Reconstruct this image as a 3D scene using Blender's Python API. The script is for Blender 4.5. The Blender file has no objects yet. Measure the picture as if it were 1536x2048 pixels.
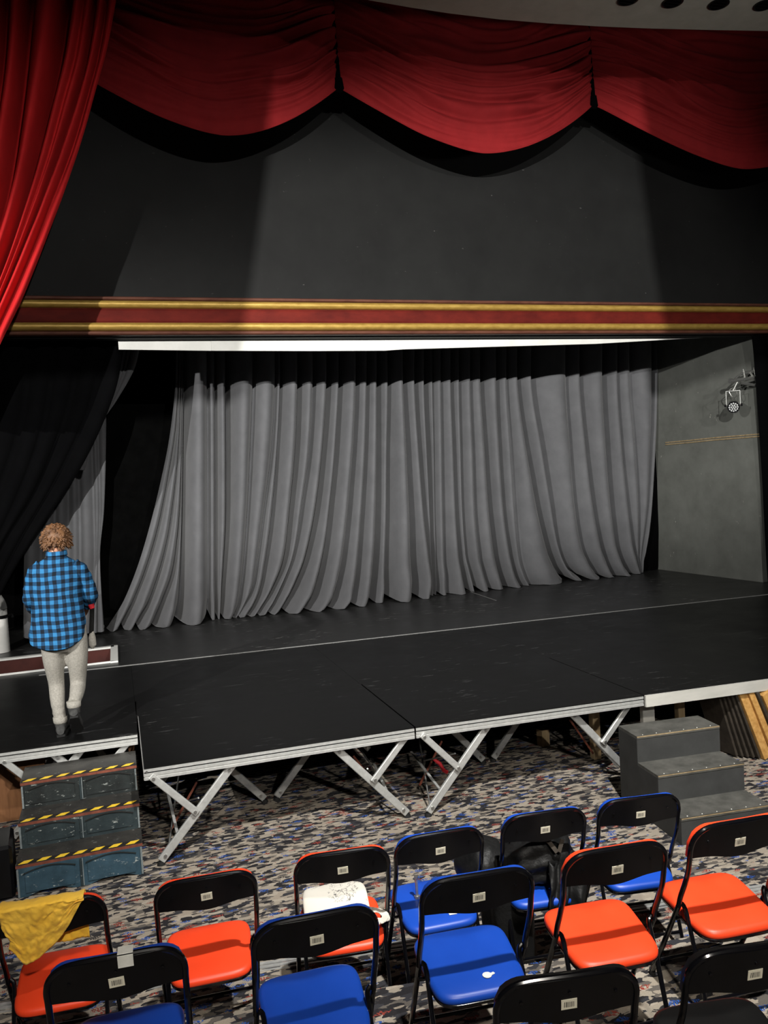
import bpy, math, random
from math import sin, cos, pi, radians, degrees, sqrt, atan2, exp
from mathutils import Vector, Matrix, noise
random.seed(7)
scene = bpy.context.scene
C = scene.collection

# ------------------------------------------------------------------ camera
F_PX, YAW, PITCH, ROLL, CAM_H = 1650.0, radians(18), radians(2.84), radians(3.24), 2.7
FW = Vector((sin(YAW)*cos(PITCH), cos(YAW)*cos(PITCH), -sin(PITCH)))
_rt = Vector((cos(YAW), -sin(YAW), 0)); _up = _rt.cross(FW)
RX = cos(ROLL)*_rt - sin(ROLL)*_up
DN = -sin(ROLL)*_rt - cos(ROLL)*_up
CAM = Vector((0, 0, CAM_H))
cd = bpy.data.cameras.new('camera'); cam = bpy.data.objects.new('camera', cd); C.objects.link(cam)
cd.sensor_fit = 'VERTICAL'; cd.sensor_height = 24.0; cd.lens = F_PX/2048*24.0
cd.clip_start = 0.05; cd.clip_end = 200
m = Matrix.Identity(4)
for i in range(3):
    m[i][0] = RX[i]; m[i][1] = -DN[i]; m[i][2] = -FW[i]; m[i][3] = CAM[i]
cam.matrix_world = m
scene.camera = cam

# ------------------------------------------------------------------ world, exposure
w = bpy.data.worlds.new('world'); scene.world = w; w.use_nodes = True
w.node_tree.nodes['Background'].inputs[0].default_value = (0.9, 0.95, 1.0, 1)
w.node_tree.nodes['Background'].inputs[1].default_value = 0.022
vs = scene.view_settings
vs.view_transform = 'Standard'; vs.look = 'None'; vs.gamma = 1.0; vs.use_curve_mapping = False; vs.exposure = 0.0

# ------------------------------------------------------------------ lamps of the hall and two added fills (all out of frame, under the ceiling)
def aim(o, target):
    o.rotation_euler = (Vector(target)-o.location).to_track_quat('-Z', 'Y').to_euler()
def spot(name, loc, target, power, angle, blend, radius, col):
    l = bpy.data.lights.new(name, 'SPOT'); l.energy = power; l.spot_size = radians(angle); l.spot_blend = blend
    l.shadow_soft_size = radius; l.color = col
    o = bpy.data.objects.new(name, l); C.objects.link(o); o.location = loc; aim(o, target); return o
FOH = Vector((-1.0, -5.0, 5.62))
spot('front_spot_lamp', FOH, (3.3, 9.75, 3.1), 10500, 42, 0.2, 0.004, (1.0, 0.985, 0.94))
KEY = Vector((-5.0, 1.4, 4.98))
spot('side_spot_lamp', KEY, (3.4, 11.5, 2.8), 4400, 60, 0.8, 0.04, (1.0, 0.98, 0.94))
spot('house_spot_lamp', (2.0, 0.9, 7.05), (2.6, 6.0, 0.0), 4000, 56, 0.85, 0.10, (1.0, 0.985, 0.95))
spot('house_warm_lamp', (0.4, -3.6, 6.6), (0.8, 3.6, 0.4), 2000, 60, 0.7, 0.22, (1.0, 0.94, 0.85))
FRONT_FILL = Vector((2.2, -6.0, 5.75))
spot('added_front_fill', FRONT_FILL, (3.2, 9.75, 3.0), 3000, 50, 0.4, 0.05, (1.0, 0.97, 0.92))  # unseen fill added to lift the dark left of the header wall
spot('added_ceiling_fill', (6.2, 2.5, 4.6), (5.6, 7.0, 7.25), 190, 60, 1.0, 0.2, (1.0, 0.98, 0.92))  # added lamp, there only to brighten the ceiling

# ------------------------------------------------------------------ helpers
def ray(px, py): return FW + RX*((px-768)/F_PX) + DN*((py-1024)/F_PX)
def at_z(px, py, z):
    v = ray(px, py); return CAM + v*((z-CAM_H)/v.z)
def at_y(px, py, y):
    v = ray(px, py); return CAM + v*(y/v.y)
def N(x, y=0., z=0.): return noise.noise(Vector((x, y, z)))
def sm(a, b, x):
    t = min(1, max(0, (x-a)/(b-a))); return t*t*(3-2*t)

class MB:
    """collects shapes, then links them as one mesh object"""
    def __init__(s): s.v = []; s.f = []
    def add(s, vs, fs):
        n = len(s.v); s.v += [Vector(p) for p in vs]; s.f += [tuple(i+n for i in f) for f in fs]; return s
    def box(s, c, d, rot=None, bev=0.0):
        hx, hy, hz = d[0]/2, d[1]/2, d[2]/2
        if bev:
            b = min(bev, hx*.9, hy*.9, hz*.9); P = []; 
            for sx in (-1, 1):
                for sy in (-1, 1):
                    for sz in (-1, 1):
                        P += [(sx*hx, sy*(hy-b), sz*(hz-b)), (sx*(hx-b), sy*hy, sz*(hz-b)), (sx*(hx-b), sy*(hy-b), sz*hz)]
            def ix(a, b_, c_, k): return ((a*2+b_)*2+c_)*3+k
            Fc = []
            for a in (0, 1):
                q = [ix(a, 0, 0, 0), ix(a, 1, 0, 0), ix(a, 1, 1, 0), ix(a, 0, 1, 0)]; Fc.append(q if a else q[::-1])
                q = [ix(0, a, 0, 1), ix(0, a, 1, 1), ix(1, a, 1, 1), ix(1, a, 0, 1)]; Fc.append(q if a else q[::-1])
                q = [ix(0, 0, a, 2), ix(1, 0, a, 2), ix(1, 1, a, 2), ix(0, 1, a, 2)]; Fc.append(q if a else q[::-1])
            for a in (0, 1):
                for b_ in (0, 1):
                    Fc.append([ix(a, b_, 0, 0), ix(a, b_, 1, 0), ix(a, b_, 1, 1), ix(a, b_, 0, 1)])
                    Fc.append([ix(a, 0, b_, 0), ix(a, 1, b_, 0), ix(a, 1, b_, 2), ix(a, 0, b_, 2)])
                    Fc.append([ix(0, a, b_, 1), ix(1, a, b_, 1), ix(1, a, b_, 2), ix(0, a, b_, 2)])
                    for c_ in (0, 1): Fc.append([ix(a, b_, c_, 0), ix(a, b_, c_, 1), ix(a, b_, c_, 2)])
        else:
            P = [(x, y, z) for x in (-hx, hx) for y in (-hy, hy) for z in (-hz, hz)]
            Fc = [(0, 1, 3, 2), (4, 6, 7, 5), (0, 4, 5, 1), (2, 3, 7, 6), (0, 2, 6, 4), (1, 5, 7, 3)]
        R = rot if rot is not None else Matrix.Identity(3)
        c = Vector(c)
        return s.add([R @ Vector(p) + c for p in P], Fc)
    def beam(s, a, b, wd, th, side=Vector((0, 1, 0)), bev=0.0):
        """flat bar from a to b; 'side' is the direction of its thickness th"""
        a = Vector(a); b = Vector(b); d = (b-a); L = d.length; d.normalize()
        sd = (side - d*side.dot(d)).normalized(); n = sd.cross(d)
        R = Matrix((n, sd, d)).transposed()
        return s.box((a+b)/2, (wd, th, L), R, bev)
    def tube(s, pts, r, n=10, caps=True):
        pts = [Vector(p) for p in pts]; rs = r if isinstance(r, (list, tuple)) else [r]*len(pts)
        t0 = (pts[1]-pts[0]).normalized()
        ref = Vector((0, 0, 1)) if abs(t0.z) < .9 else Vector((1, 0, 0))
        u = t0.cross(ref).normalized(); V = []; Fc = []
        for i, p in enumerate(pts):
            if i == 0: t = pts[1]-pts[0]
            elif i == len(pts)-1: t = pts[-1]-pts[-2]
            else: t = (pts[i+1]-pts[i]).normalized()+(pts[i]-pts[i-1]).normalized()
            t.normalize(); u = (u - t*u.dot(t)).normalized(); w_ = t.cross(u)
            for k in range(n):
                a = 2*pi*k/n; V.append(p+(u*cos(a)+w_*sin(a))*rs[i])
        for i in range(len(pts)-1):
            for k in range(n):
                k2 = (k+1) % n; Fc.append((i*n+k, i*n+k2, (i+1)*n+k2, (i+1)*n+k))
        if caps: Fc.append(tuple(range(n))[::-1]); Fc.append(tuple((len(pts)-1)*n+k for k in range(n)))
        return s.add(V, Fc)
    def loft(s, rings, caps=True):
        n = len(rings[0]); V = [p for r in rings for p in r]; Fc = []
        for i in range(len(rings)-1):
            for k in range(n):
                k2 = (k+1) % n; Fc.append((i*n+k, i*n+k2, (i+1)*n+k2, (i+1)*n+k))
        if caps: Fc.append(tuple(range(n))[::-1]); Fc.append(tuple((len(rings)-1)*n+k for k in range(n)))
        return s.add(V, Fc)
    def grid(s, fn, nu, nv):
        V = [fn(i/nu, j/nv) for j in range(nv+1) for i in range(nu+1)]
        Fc = [(j*(nu+1)+i, j*(nu+1)+i+1, (j+1)*(nu+1)+i+1, (j+1)*(nu+1)+i) for j in range(nv) for i in range(nu)]
        return s.add(V, Fc)
    def prism(s, poly, ax, d0, d1, M=None):
        """polygon (2-D list) extruded; ax 'y' gives points (x, d, z)"""
        n = len(poly)
        def P(p, d):
            q = {'x': (d, p[0], p[1]), 'y': (p[0], d, p[1]), 'z': (p[0], p[1], d)}[ax]
            q = Vector(q); return M @ q if M is not None else q
        V = [P(p, d0) for p in poly]+[P(p, d1) for p in poly]
        Fc = [tuple(range(n))[::-1], tuple(range(n, 2*n))]+[(k, (k+1) % n, n+(k+1) % n, n+k) for k in range(n)]
        return s.add(V, Fc)
    def sphere(s, c, r, nu=16, nv=10, fn=None):
        c = Vector(c); r = Vector(r) if not isinstance(r, (int, float)) else Vector((r, r, r)); V = [c+Vector((0, 0, -r.z))]; Fc = []
        for j in range(1, nv):
            th = pi*j/nv
            for i in range(nu):
                a = 2*pi*i/nu; d = Vector((sin(th)*cos(a), sin(th)*sin(a), -cos(th)))
                V.append(c+Vector((d.x*r.x, d.y*r.y, d.z*r.z))*(fn(d) if fn else 1))
        V.append(c+Vector((0, 0, r.z))); L = len(V)-1
        for i in range(nu):
            i2 = (i+1) % nu; Fc.append((0, 1+i2, 1+i)); Fc.append((L, L-nu+i, L-nu+i2))
            for j in range(nv-2): Fc.append((1+j*nu+i, 1+j*nu+i2, 1+(j+1)*nu+i2, 1+(j+1)*nu+i))
        return s.add(V, Fc)
    def mesh(s, name, mat, smooth=True, off=Vector((0, 0, 0)), angle=35):
        me = bpy.data.meshes.new(name)
        me.from_pydata([tuple(p-off) for p in s.v], [], s.f); me.materials.append(mat)
        import bmesh
        bm = bmesh.new(); bm.from_mesh(me); bmesh.ops.recalc_face_normals(bm, faces=bm.faces); bm.to_mesh(me); bm.free()
        if smooth:
            me.shade_smooth()
            if angle < 180: me.set_sharp_from_angle(angle=radians(angle))
        me.update(); return me
    def build(s, name, mat, parent=None, smooth=True, angle=35):
        if parent is not None:
            off = wl(parent); o = bpy.data.objects.new(name, s.mesh(name, mat, smooth, off, angle)); o.parent = parent
        else:
            lo = Vector([min(p[i] for p in s.v) for i in range(3)]); hi = Vector([max(p[i] for p in s.v) for i in range(3)])
            off = Vector(((lo.x+hi.x)/2, (lo.y+hi.y)/2, lo.z))
            o = bpy.data.objects.new(name, s.mesh(name, mat, smooth, off, angle)); o.location = off
        C.objects.link(o); return o
def wl(o):
    p = Vector((0, 0, 0))
    while o is not None: p = p+o.location; o = o.parent
    return p
def tag(o, label, cat, group=None, kind=None):
    o['label'] = label; o['category'] = cat
    if group: o['group'] = group
    if kind: o['kind'] = kind
    return o
def thing(name, label, cat, loc, group=None, rotz=0):
    o = bpy.data.objects.new(name, None); C.objects.link(o); o.location = loc; o.rotation_euler = (0, 0, rotz)
    o.empty_display_size = .1
    return tag(o, label, cat, group)
def struct(o, label=None, cat=None):
    o['kind'] = 'structure'
    if label: o['label'] = label
    if cat: o['category'] = cat
    return o

# ------------------------------------------------------------------ materials
class NT:
    def __init__(s, name):
        s.m = bpy.data.materials.new(name); s.m.use_nodes = True; s.t = s.m.node_tree; s.b = s.t.nodes['Principled BSDF']
    def n(s, ty, **kw):
        o = s.t.nodes.new(ty)
        for k, v in kw.items():
            if k.startswith('i_'):
                key = k[2:]; o.inputs[int(key) if key.isdigit() else key.replace('_', ' ')].default_value = v
            else: setattr(o, k, v)
        return o
    def l(s, a, b): s.t.links.new(a, b)
    def coord(s, out='Object', scale=(1, 1, 1), rot=(0, 0, 0)):
        tc = s.n('ShaderNodeTexCoord'); mp = s.n('ShaderNodeMapping'); mp.inputs['Scale'].default_value = scale; mp.inputs['Rotation'].default_value = rot
        s.l(tc.outputs[out], mp.inputs[0]); return mp.outputs[0]
    def wcoord(s, scale=(1, 1, 1), rot=(0, 0, 0)):
        g = s.n('ShaderNodeNewGeometry'); mp = s.n('ShaderNodeMapping'); mp.inputs['Scale'].default_value = scale; mp.inputs['Rotation'].default_value = rot
        s.l(g.outputs['Position'], mp.inputs[0]); return mp.outputs[0]
    def noise(s, co, scale, detail=3, rough=.5, dist=0):
        o = s.n('ShaderNodeTexNoise'); o.inputs['Scale'].default_value = scale; o.inputs['Detail'].default_value = detail
        o.inputs['Roughness'].default_value = rough; o.inputs['Distortion'].default_value = dist
        s.l(co, o.inputs['Vector']); return o
    def ramp(s, fac, stops, interp='LINEAR'):
        o = s.n('ShaderNodeValToRGB'); e = o.color_ramp; e.interpolation = interp
        while len(e.elements) < len(stops): e.elements.new(.5)
        for el, (p, c) in zip(e.elements, stops): el.position = p; el.color = c if len(c) == 4 else (*c, 1)
        s.l(fac, o.inputs[0]); return o
    def mix(s, fac, a, b, mode='MIX'):
        o = s.n('ShaderNodeMix', data_type='RGBA', blend_type=mode)
        if hasattr(fac, 'links'): s.l(fac, o.inputs[0])
        else: o.inputs[0].default_value = fac
        for k, v in ((6, a), (7, b)):
            if hasattr(v, 'links'): s.l(v, o.inputs[k])
            else: o.inputs[k].default_value = v if len(v) == 4 else (*v, 1)
        return o.outputs[2]
    def math(s, op, a, b=0.0, c=None):
        o = s.n('ShaderNodeMath', operation=op)
        for k, v in ((0, a), (1, b)) + (((2, c),) if c is not None else ()):
            if hasattr(v, 'links'): s.l(v, o.inputs[k])
            else: o.inputs[k].default_value = v
        return o.outputs[0]
    def bump(s, h, strength=.3, dist=.01):
        o = s.n('ShaderNodeBump'); o.inputs['Strength'].default_value = strength; o.inputs['Distance'].default_value = dist
        s.l(h, o.inputs['Height']); s.l(o.outputs[0], s.b.inputs['Normal'])
    def fin(s, col=None, rough=.5, metal=0., spec=.5, **kw):
        b = s.b
        if col is not None:
            if hasattr(col, 'links'): s.l(col, b.inputs['Base Color'])
            else: b.inputs['Base Color'].default_value = col if len(col) == 4 else (*col, 1)
        if hasattr(rough, 'links'): s.l(rough, b.inputs['Roughness'])
        else: b.inputs['Roughness'].default_value = rough
        b.inputs['Metallic'].default_value = metal; b.inputs['Specular IOR Level'].default_value = spec
        for k, v in kw.items(): b.inputs[k.replace('_', ' ')].default_value = v
        return s.m
def mottled(name, c1, c2, scale=8, rough=.6, spec=.4, metal=0, bump=0, detail=4, stretch=(1, 1, 1), **kw):
    t = NT(name); co = t.coord('Object', stretch); nz = t.noise(co, scale, detail, .6)
    col = t.ramp(nz.outputs['Fac'], [(.3, c1), (.7, c2)])
    if bump: t.bump(nz.outputs['Fac'], bump, .004)
    return t.fin(col.outputs[0], rough, metal, spec, **kw)
def cloth(name, c1, c2, rough=.9, sheen=.0, weave=350, wrinkle=.25):
    t = NT(name); co = t.coord('Object'); a = t.noise(co, 3.5, 4, .6); b = t.noise(co, weave, 2)
    col = t.ramp(a.outputs['Fac'], [(.3, c1), (.7, c2)])
    h = t.math('ADD', t.math('MULTIPLY', t.noise(co, 14, 3).outputs['Fac'], 1.0), t.math('MULTIPLY', b.outputs['Fac'], .06))
    t.bump(h, wrinkle, .02)
    t.fin(col.outputs[0], rough, 0, .2); t.b.inputs['Sheen Weight'].default_value = sheen
    return t.m

M = {}
# carpet: angular camouflage flecks, stretched along the rows
t = NT('carpet'); co = t.wcoord((18, 40, 15), (0, 0, radians(-7)))
dn = t.noise(co, .9, 2); dv = t.n('ShaderNodeVectorMath', operation='MULTIPLY_ADD'); t.l(dn.outputs['Color'], dv.inputs[0]); dv.inputs[1].default_value = (1.5, .7, 0); t.l(co, dv.inputs[2])
v1 = t.n('ShaderNodeTexVoronoi', distance='CHEBYCHEV'); v1.inputs['Scale'].default_value = 1.0; t.l(dv.outputs[0], v1.inputs['Vector'])
sx = t.n('ShaderNodeSeparateColor'); t.l(v1.outputs['Color'], sx.inputs[0])
base = t.ramp(sx.outputs[0], [(0, (.29, .25, .20)), (.20, (.022, .021, .023)), (.44, (.34, .30, .245)), (.58, (.11, .098, .086)), (.74, (.29, .255, .205)), (.85, (.036, .036, .041))], 'CONSTANT')
v2 = t.n('ShaderNodeTexVoronoi', distance='MANHATTAN'); v2.inputs['Scale'].default_value = .62
t.l(dv.outputs[0], v2.inputs['Vector']); sx2 = t.n('ShaderNodeSeparateColor'); t.l(v2.outputs['Color'], sx2.inputs[0])
acc = t.ramp(sx2.outputs[1], [(0, (.022, .075, .30)), (.46, (.24, .045, .032)), (.82, (.04, .036, .036))], 'CONSTANT')
am = t.math('MULTIPLY', t.math('GREATER_THAN', sx2.outputs[0], .52), t.math('LESS_THAN', v2.outputs['Distance'], .58))
v3 = t.n('ShaderNodeTexWave', bands_direction='X'); v3.inputs['Scale'].default_value = 1.1; v3.inputs['Distortion'].default_value = 2.0; t.l(dv.outputs[0], v3.inputs['Vector'])
am = t.math('MULTIPLY', am, t.math('GREATER_THAN', v3.outputs['Fac'], .36))
col = t.mix(am, base.outputs[0], acc.outputs[0])
fz = t.noise(t.wcoord((1, 1, 1)), 260, 2); col = t.mix(.45, col, t.ramp(fz.outputs['Fac'], [(.25, (.35, .35, .35)), (.75, (1.25, 1.22, 1.2))]).outputs[0], 'MULTIPLY')
t.bump(fz.outputs['Fac'], .5, .004); M['carpet'] = t.fin(col, .95, 0, .1)

def deckmat(name, c1, c2, rough, spec, scuff, scol=(.30, .30, .29)):
    t = NT(name); co = t.wcoord((1, 1, 1)); a = t.noise(co, 1.3, 5, .6)
    col = t.ramp(a.outputs['Fac'], [(.3, c1), (.7, c2)]).outputs[0]
    s1 = t.noise(t.wcoord((2.2, 9, 1), (0, 0, .12)), 2.4, 6, .7); s2 = t.noise(co, .9, 2)
    k = t.math('MULTIPLY', t.ramp(s1.outputs['Fac'], [(.60, (0, 0, 0)), (.66, (1, 1, 1))]).outputs[0], t.ramp(s2.outputs['Fac'], [(.45, (0, 0, 0)), (.6, (1, 1, 1))]).outputs[0])
    k = t.math('MULTIPLY', k, scuff); col = t.mix(k, col, scol)
    rr = t.ramp(a.outputs['Fac'], [(.3, (rough-.06,)*3), (.7, (rough+.08,)*3)]).outputs[0]
    t.bump(s1.outputs['Fac'], .05, .01)
    return t.fin(col, rr, 0, spec)
M['deck_old'] = deckmat('deck_old', (.011, .011, .011), (.02, .02, .0195), .38, .5, .8)
M['deck_new'] = deckmat('deck_new', (.0035, .0035, .0036), (.006, .006, .006), .40, .2, .35, (.09, .09, .09))
M['pelmet'] = None
t = NT('pelmet'); co = t.wcoord(); a = t.noise(co, 1.6, 6, .65); s = t.noise(t.wcoord((1, 1, 3)), 11, 5, .75); d = t.noise(co, 34, 1)
col = t.ramp(a.outputs['Fac'], [(.3, (.006, .006, .006)), (.7, (.0105, .0108, .0104))]).outputs[0]
k = t.math('MULTIPLY', t.ramp(s.outputs['Fac'], [(.645, (0, 0, 0)), (.68, (1, 1, 1))]).outputs[0], t.ramp(d.outputs['Fac'], [(.60, (0, 0, 0)), (.66, (1, 1, 1))]).outputs[0])
M['pelmet'] = t.fin(t.mix(k, col, (.10, .098, .094)), .75, 0, .25)
t = NT('side_wall'); co = t.wcoord(); a = t.noise(co, 2.2, 6, .65); s = t.noise(t.wcoord((1, 1, .7)), 9, 5, .75)
col = t.ramp(a.outputs['Fac'], [(.3, (.085, .088, .079)), (.7, (.125, .129, .118))]).outputs[0]
k = t.ramp(s.outputs['Fac'], [(.67, (0, 0, 0)), (.71, (1, 1, 1))]).outputs[0]
t.bump(s.outputs['Fac'], .15, .01); M['side_wall'] = t.fin(t.mix(k, col, (.42, .40, .36)), .7, 0, .3)
M['black'] = mottled('black_paint', (.006, .006, .006), (.012, .012, .012), 5, .85, .15)
M['void'] = mottled('black_masking', (.002, .002, .002), (.0035, .0035, .0035), 5, 1, .02)
M['ceiling'] = mottled('ceiling_plaster', (.40, .39, .34), (.46, .45, .40), 6, .8, .2)
M['gold'] = mottled('gold_paint', (.36, .22, .045), (.52, .34, .08), 22, .42, .5, .35, .3, stretch=(.4, 1, 1))
M['red_paint'] = mottled('red_paint', (.075, .008, .006), (.13, .014, .009), 7, .7, .12, bump=.2, stretch=(.5, 1, 1))
M['brown_paint'] = mottled('brown_paint', (.07, .022, .014), (.13, .05, .03), 18, .6, .3, stretch=(.3, 1, 1))
M['header_white'] = mottled('header_white', (.62, .62, .58), (.72, .72, .68), 5, .55, .4, bump=.1)
M['curtain'] = cloth('grey_curtain', (.095, .096, .102), (.118, .119, .126), .85, .15, 300, .12)
M['drape_black'] = cloth('black_velvet', (.0006, .0006, .0008), (.0011, .0011, .0013), 1.0, .0, 300, .1); M['drape_black'].node_tree.nodes['Principled BSDF'].inputs['Specular IOR Level'].default_value = .05
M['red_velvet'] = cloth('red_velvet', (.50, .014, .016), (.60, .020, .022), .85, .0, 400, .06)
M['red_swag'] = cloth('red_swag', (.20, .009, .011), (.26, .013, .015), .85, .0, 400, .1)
M['alu'] = mottled('aluminium', (.48, .485, .47), (.60, .605, .585), 30, .42, .5, .55, .1, stretch=(1, 1, 1))
M['alu_dull'] = mottled('dull_aluminium', (.30, .305, .30), (.42, .42, .405), 30, .5, .5, .4, .1)
M['white_timber'] = mottled('white_timber', (.40, .395, .36), (.50, .49, .45), 9, .6, .3, stretch=(.3, 1, 1))
M['bolt'] = mottled('zinc', (.35, .35, .34), (.5, .5, .48), 60, .35, .5, .9)
M['black_metal'] = mottled('black_enamel', (.002, .002, .003), (.003, .003, .004), 20, .16, .5)
M['black_plastic'] = mottled('black_plastic', (.0025, .0025, .003), (.004, .004, .005), 12, .30, .35)
M['rubber'] = mottled('rubber', (.008, .008, .008), (.012, .012, .012), 30, .8, .3)
M['vinyl_red'] = mottled('red_vinyl', (.80, .052, .012), (.88, .066, .018), 4, .42, .4)
M['vinyl_blue'] = mottled('blue_vinyl', (.005, .048, .34), (.008, .060, .40), 4, .40, .4)
M['vinyl_black'] = mottled('black_vinyl', (.006, .006, .006), (.009, .009, .009), 4, .45, .4)
M['tape_white'] = mottled('white_tape', (.66, .66, .6), (.8, .8, .75), 30, .6, .3)
M['step_black'] = mottled('black_step_paint', (.030, .031, .030), (.045, .046, .045), 6, .7, .3, bump=.1)
M['step_dust'] = mottled('dusty_tread', (.045, .045, .04), (.10, .098, .088), 9, .75, .25, detail=6)
M['nosing_edge'] = mottled('bare_plywood_edge', (.18, .13, .07), (.35, .27, .16), 25, .7, .2)
M['wood_brown'] = mottled('brown_board', (.13, .055, .022), (.22, .10, .042), 6, .6, .3, stretch=(3, 1, .5))
M['wood_pine'] = mottled('pine', (.28, .20, .105), (.38, .28, .16), 10, .65, .3, stretch=(3, 3, .4))
M['osb'] = mottled('chipboard', (.40, .20, .05), (.62, .36, .12), 28, .7, .3, detail=6)
M['dark_wood'] = mottled('dark_board', (.02, .016, .012), (.05, .04, .03), 12, .7, .3)
M['trough_red'] = mottled('trough_red', (.045, .008, .006), (.07, .014, .010), 7, .6, .3)
M['white_gloss'] = mottled('white_gloss', (.72, .72, .69), (.8, .8, .77), 8, .4, .5)
M['yellow_tape'] = mottled('yellow_tape', (.72, .46, .02), (.85, .58, .05), 30, .5, .4)
M['black_tape'] = mottled('black_tape', (.008, .008, .008), (.02, .019, .017), 30, .6, .3)
M['yellow_cloth'] = cloth('yellow_cloth', (.95, .52, .04), (1.0, .64, .09), .9, .1, 250, .5)
M['rust'] = mottled('worn_red_edge', (.10, .028, .018), (.2, .06, .035), 20, .6, .3)
M['chrome'] = mottled('silver_metal', (.42, .42, .40), (.58, .58, .55), 40, .35, .5, .9)
M['lens'] = mottled('clear_lens', (.7, .72, .72), (.85, .86, .86), 40, .15, .6, .3)
M['red_strap'] = mottled('red_strap', (.35, .01, .015), (.5, .02, .03), 30, .6, .3)
M['skin'] = mottled('skin', (.55, .27, .17), (.62, .32, .21), 20, .55, .4)
M['hair'] = mottled('brown_hair', (.045, .020, .009), (.16, .075, .03), 26, .6, .4, bump=.8, detail=6, stretch=(1, 1, .35))
M['trouser'] = mottled('grey_marl', (.20, .19, .168), (.30, .287, .255), 90, .9, .15, bump=.5)
M['boot'] = mottled('dark_suede', (.022, .022, .022), (.05, .05, .048), 30, .8, .3, bump=.3)
M['black_fabric'] = cloth('black_nylon', (.005, .005, .005), (.009, .009, .009), .5, .0, 200, .5)
# gingham
t = NT('blue_gingham'); co = t.coord('Object'); sp = t.n('ShaderNodeSeparateXYZ'); wob = t.noise(co, 5, 2)
wv = t.n('ShaderNodeVectorMath', operation='MULTIPLY_ADD'); t.l(wob.outputs['Color'], wv.inputs[0]); wv.inputs[1].default_value = (.03, .03, .03); t.l(co, wv.inputs[2]); t.l(wv.outputs[0], sp.inputs[0])
def stripe(o, per): return t.math('GREATER_THAN', t.math('FRACT', t.math('DIVIDE', o, per)), .5)
k = t.math('MULTIPLY', t.math('ADD', stripe(sp.outputs[0], .060), stripe(sp.outputs[2], .064)), .5)
col = t.ramp(k, [(0, (.026, .155, .34)), (.4, (.010, .048, .11)), (.8, (.004, .009, .017))], 'CONSTANT')
t.bump(t.noise(co, 16, 3).outputs['Fac'], .5, .02); M['gingham'] = t.fin(col.outputs[0], .85, 0, .2)
# barcode label: cream with printed bars
t = NT('barcode_print'); co = t.coord('Generated'); sp = t.n('ShaderNodeSeparateXYZ'); t.l(co, sp.inputs[0])
nz = t.n('ShaderNodeTexNoise', noise_dimensions='1D'); nz.inputs['Scale'].default_value = 21; nz.inputs['Detail'].default_value = 0; t.l(sp.outputs[0], nz.inputs['W'])
bars = t.math('GREATER_THAN', nz.outputs['Fac'], .5)
def band(o, a, b): return t.math('MULTIPLY', t.math('GREATER_THAN', o, a), t.math('LESS_THAN', o, b))
k = t.math('MULTIPLY', bars, t.math('MULTIPLY', band(sp.outputs[0], .14, .86), band(sp.outputs[2], .22, .74)))
M['barcode'] = t.fin(t.mix(k, (.72, .68, .54), (.04, .04, .035)), .5, 0, .4)
# tote bag: cream with scribbled line drawing on its upper half
t = NT('tote_canvas'); co = t.coord('Object'); s = t.noise(co, 26, 4, .6, 1.2); z2 = t.noise(co, 7, 2)
ln = t.math('LESS_THAN', t.math('ABSOLUTE', t.math('SUBTRACT', s.outputs['Fac'], .5)), .012)
sp = t.n('ShaderNodeSeparateXYZ'); t.l(co, sp.inputs[0])
k = t.math('MULTIPLY', t.math('MULTIPLY', ln, t.math('GREATER_THAN', z2.outputs['Fac'], .46)), t.math('MULTIPLY', t.math('GREATER_THAN', sp.outputs[1], .03), t.math('LESS_THAN', t.math('ABSOLUTE', sp.outputs[0]), .14)))
t.bump(z2.outputs['Fac'], .2, .02); M['tote'] = t.fin(t.mix(k, (.60, .57, .50), (.03, .03, .035)), .85, 0, .2)
# painted prop panels: dark blue-black brushwork with pale scrapes
def prop_paint(name, c1, c2, chip):
    t = NT(name); co = t.coord('Object', (1, 1, 1)); a = t.noise(co, 5, 6, .7); s = t.noise(t.coord('Object', (6, 6, 14)), 3, 6, .75)
    col = t.ramp(a.outputs['Fac'], [(.3, c1), (.7, c2)]).outputs[0]
    k = t.ramp(s.outputs['Fac'], [(.61, (0, 0, 0)), (.66, (1, 1, 1))]).outputs[0]; k = t.math('MULTIPLY', k, chip)
    t.bump(s.outputs['Fac'], .2, .01); return t.fin(t.mix(k, col, (.45, .48, .45)), .5, 0, .4)
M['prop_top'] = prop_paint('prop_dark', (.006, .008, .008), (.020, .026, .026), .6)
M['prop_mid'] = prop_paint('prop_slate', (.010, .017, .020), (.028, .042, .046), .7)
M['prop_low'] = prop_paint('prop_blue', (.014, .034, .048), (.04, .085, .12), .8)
M['prop_tread'] = prop_paint('prop_tread', (.012, .012, .012), (.04, .037, .032), .25)
M['prop_edge'] = prop_paint('prop_edge', (.09, .11, .12), (.22, .25, .25), .8)

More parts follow.
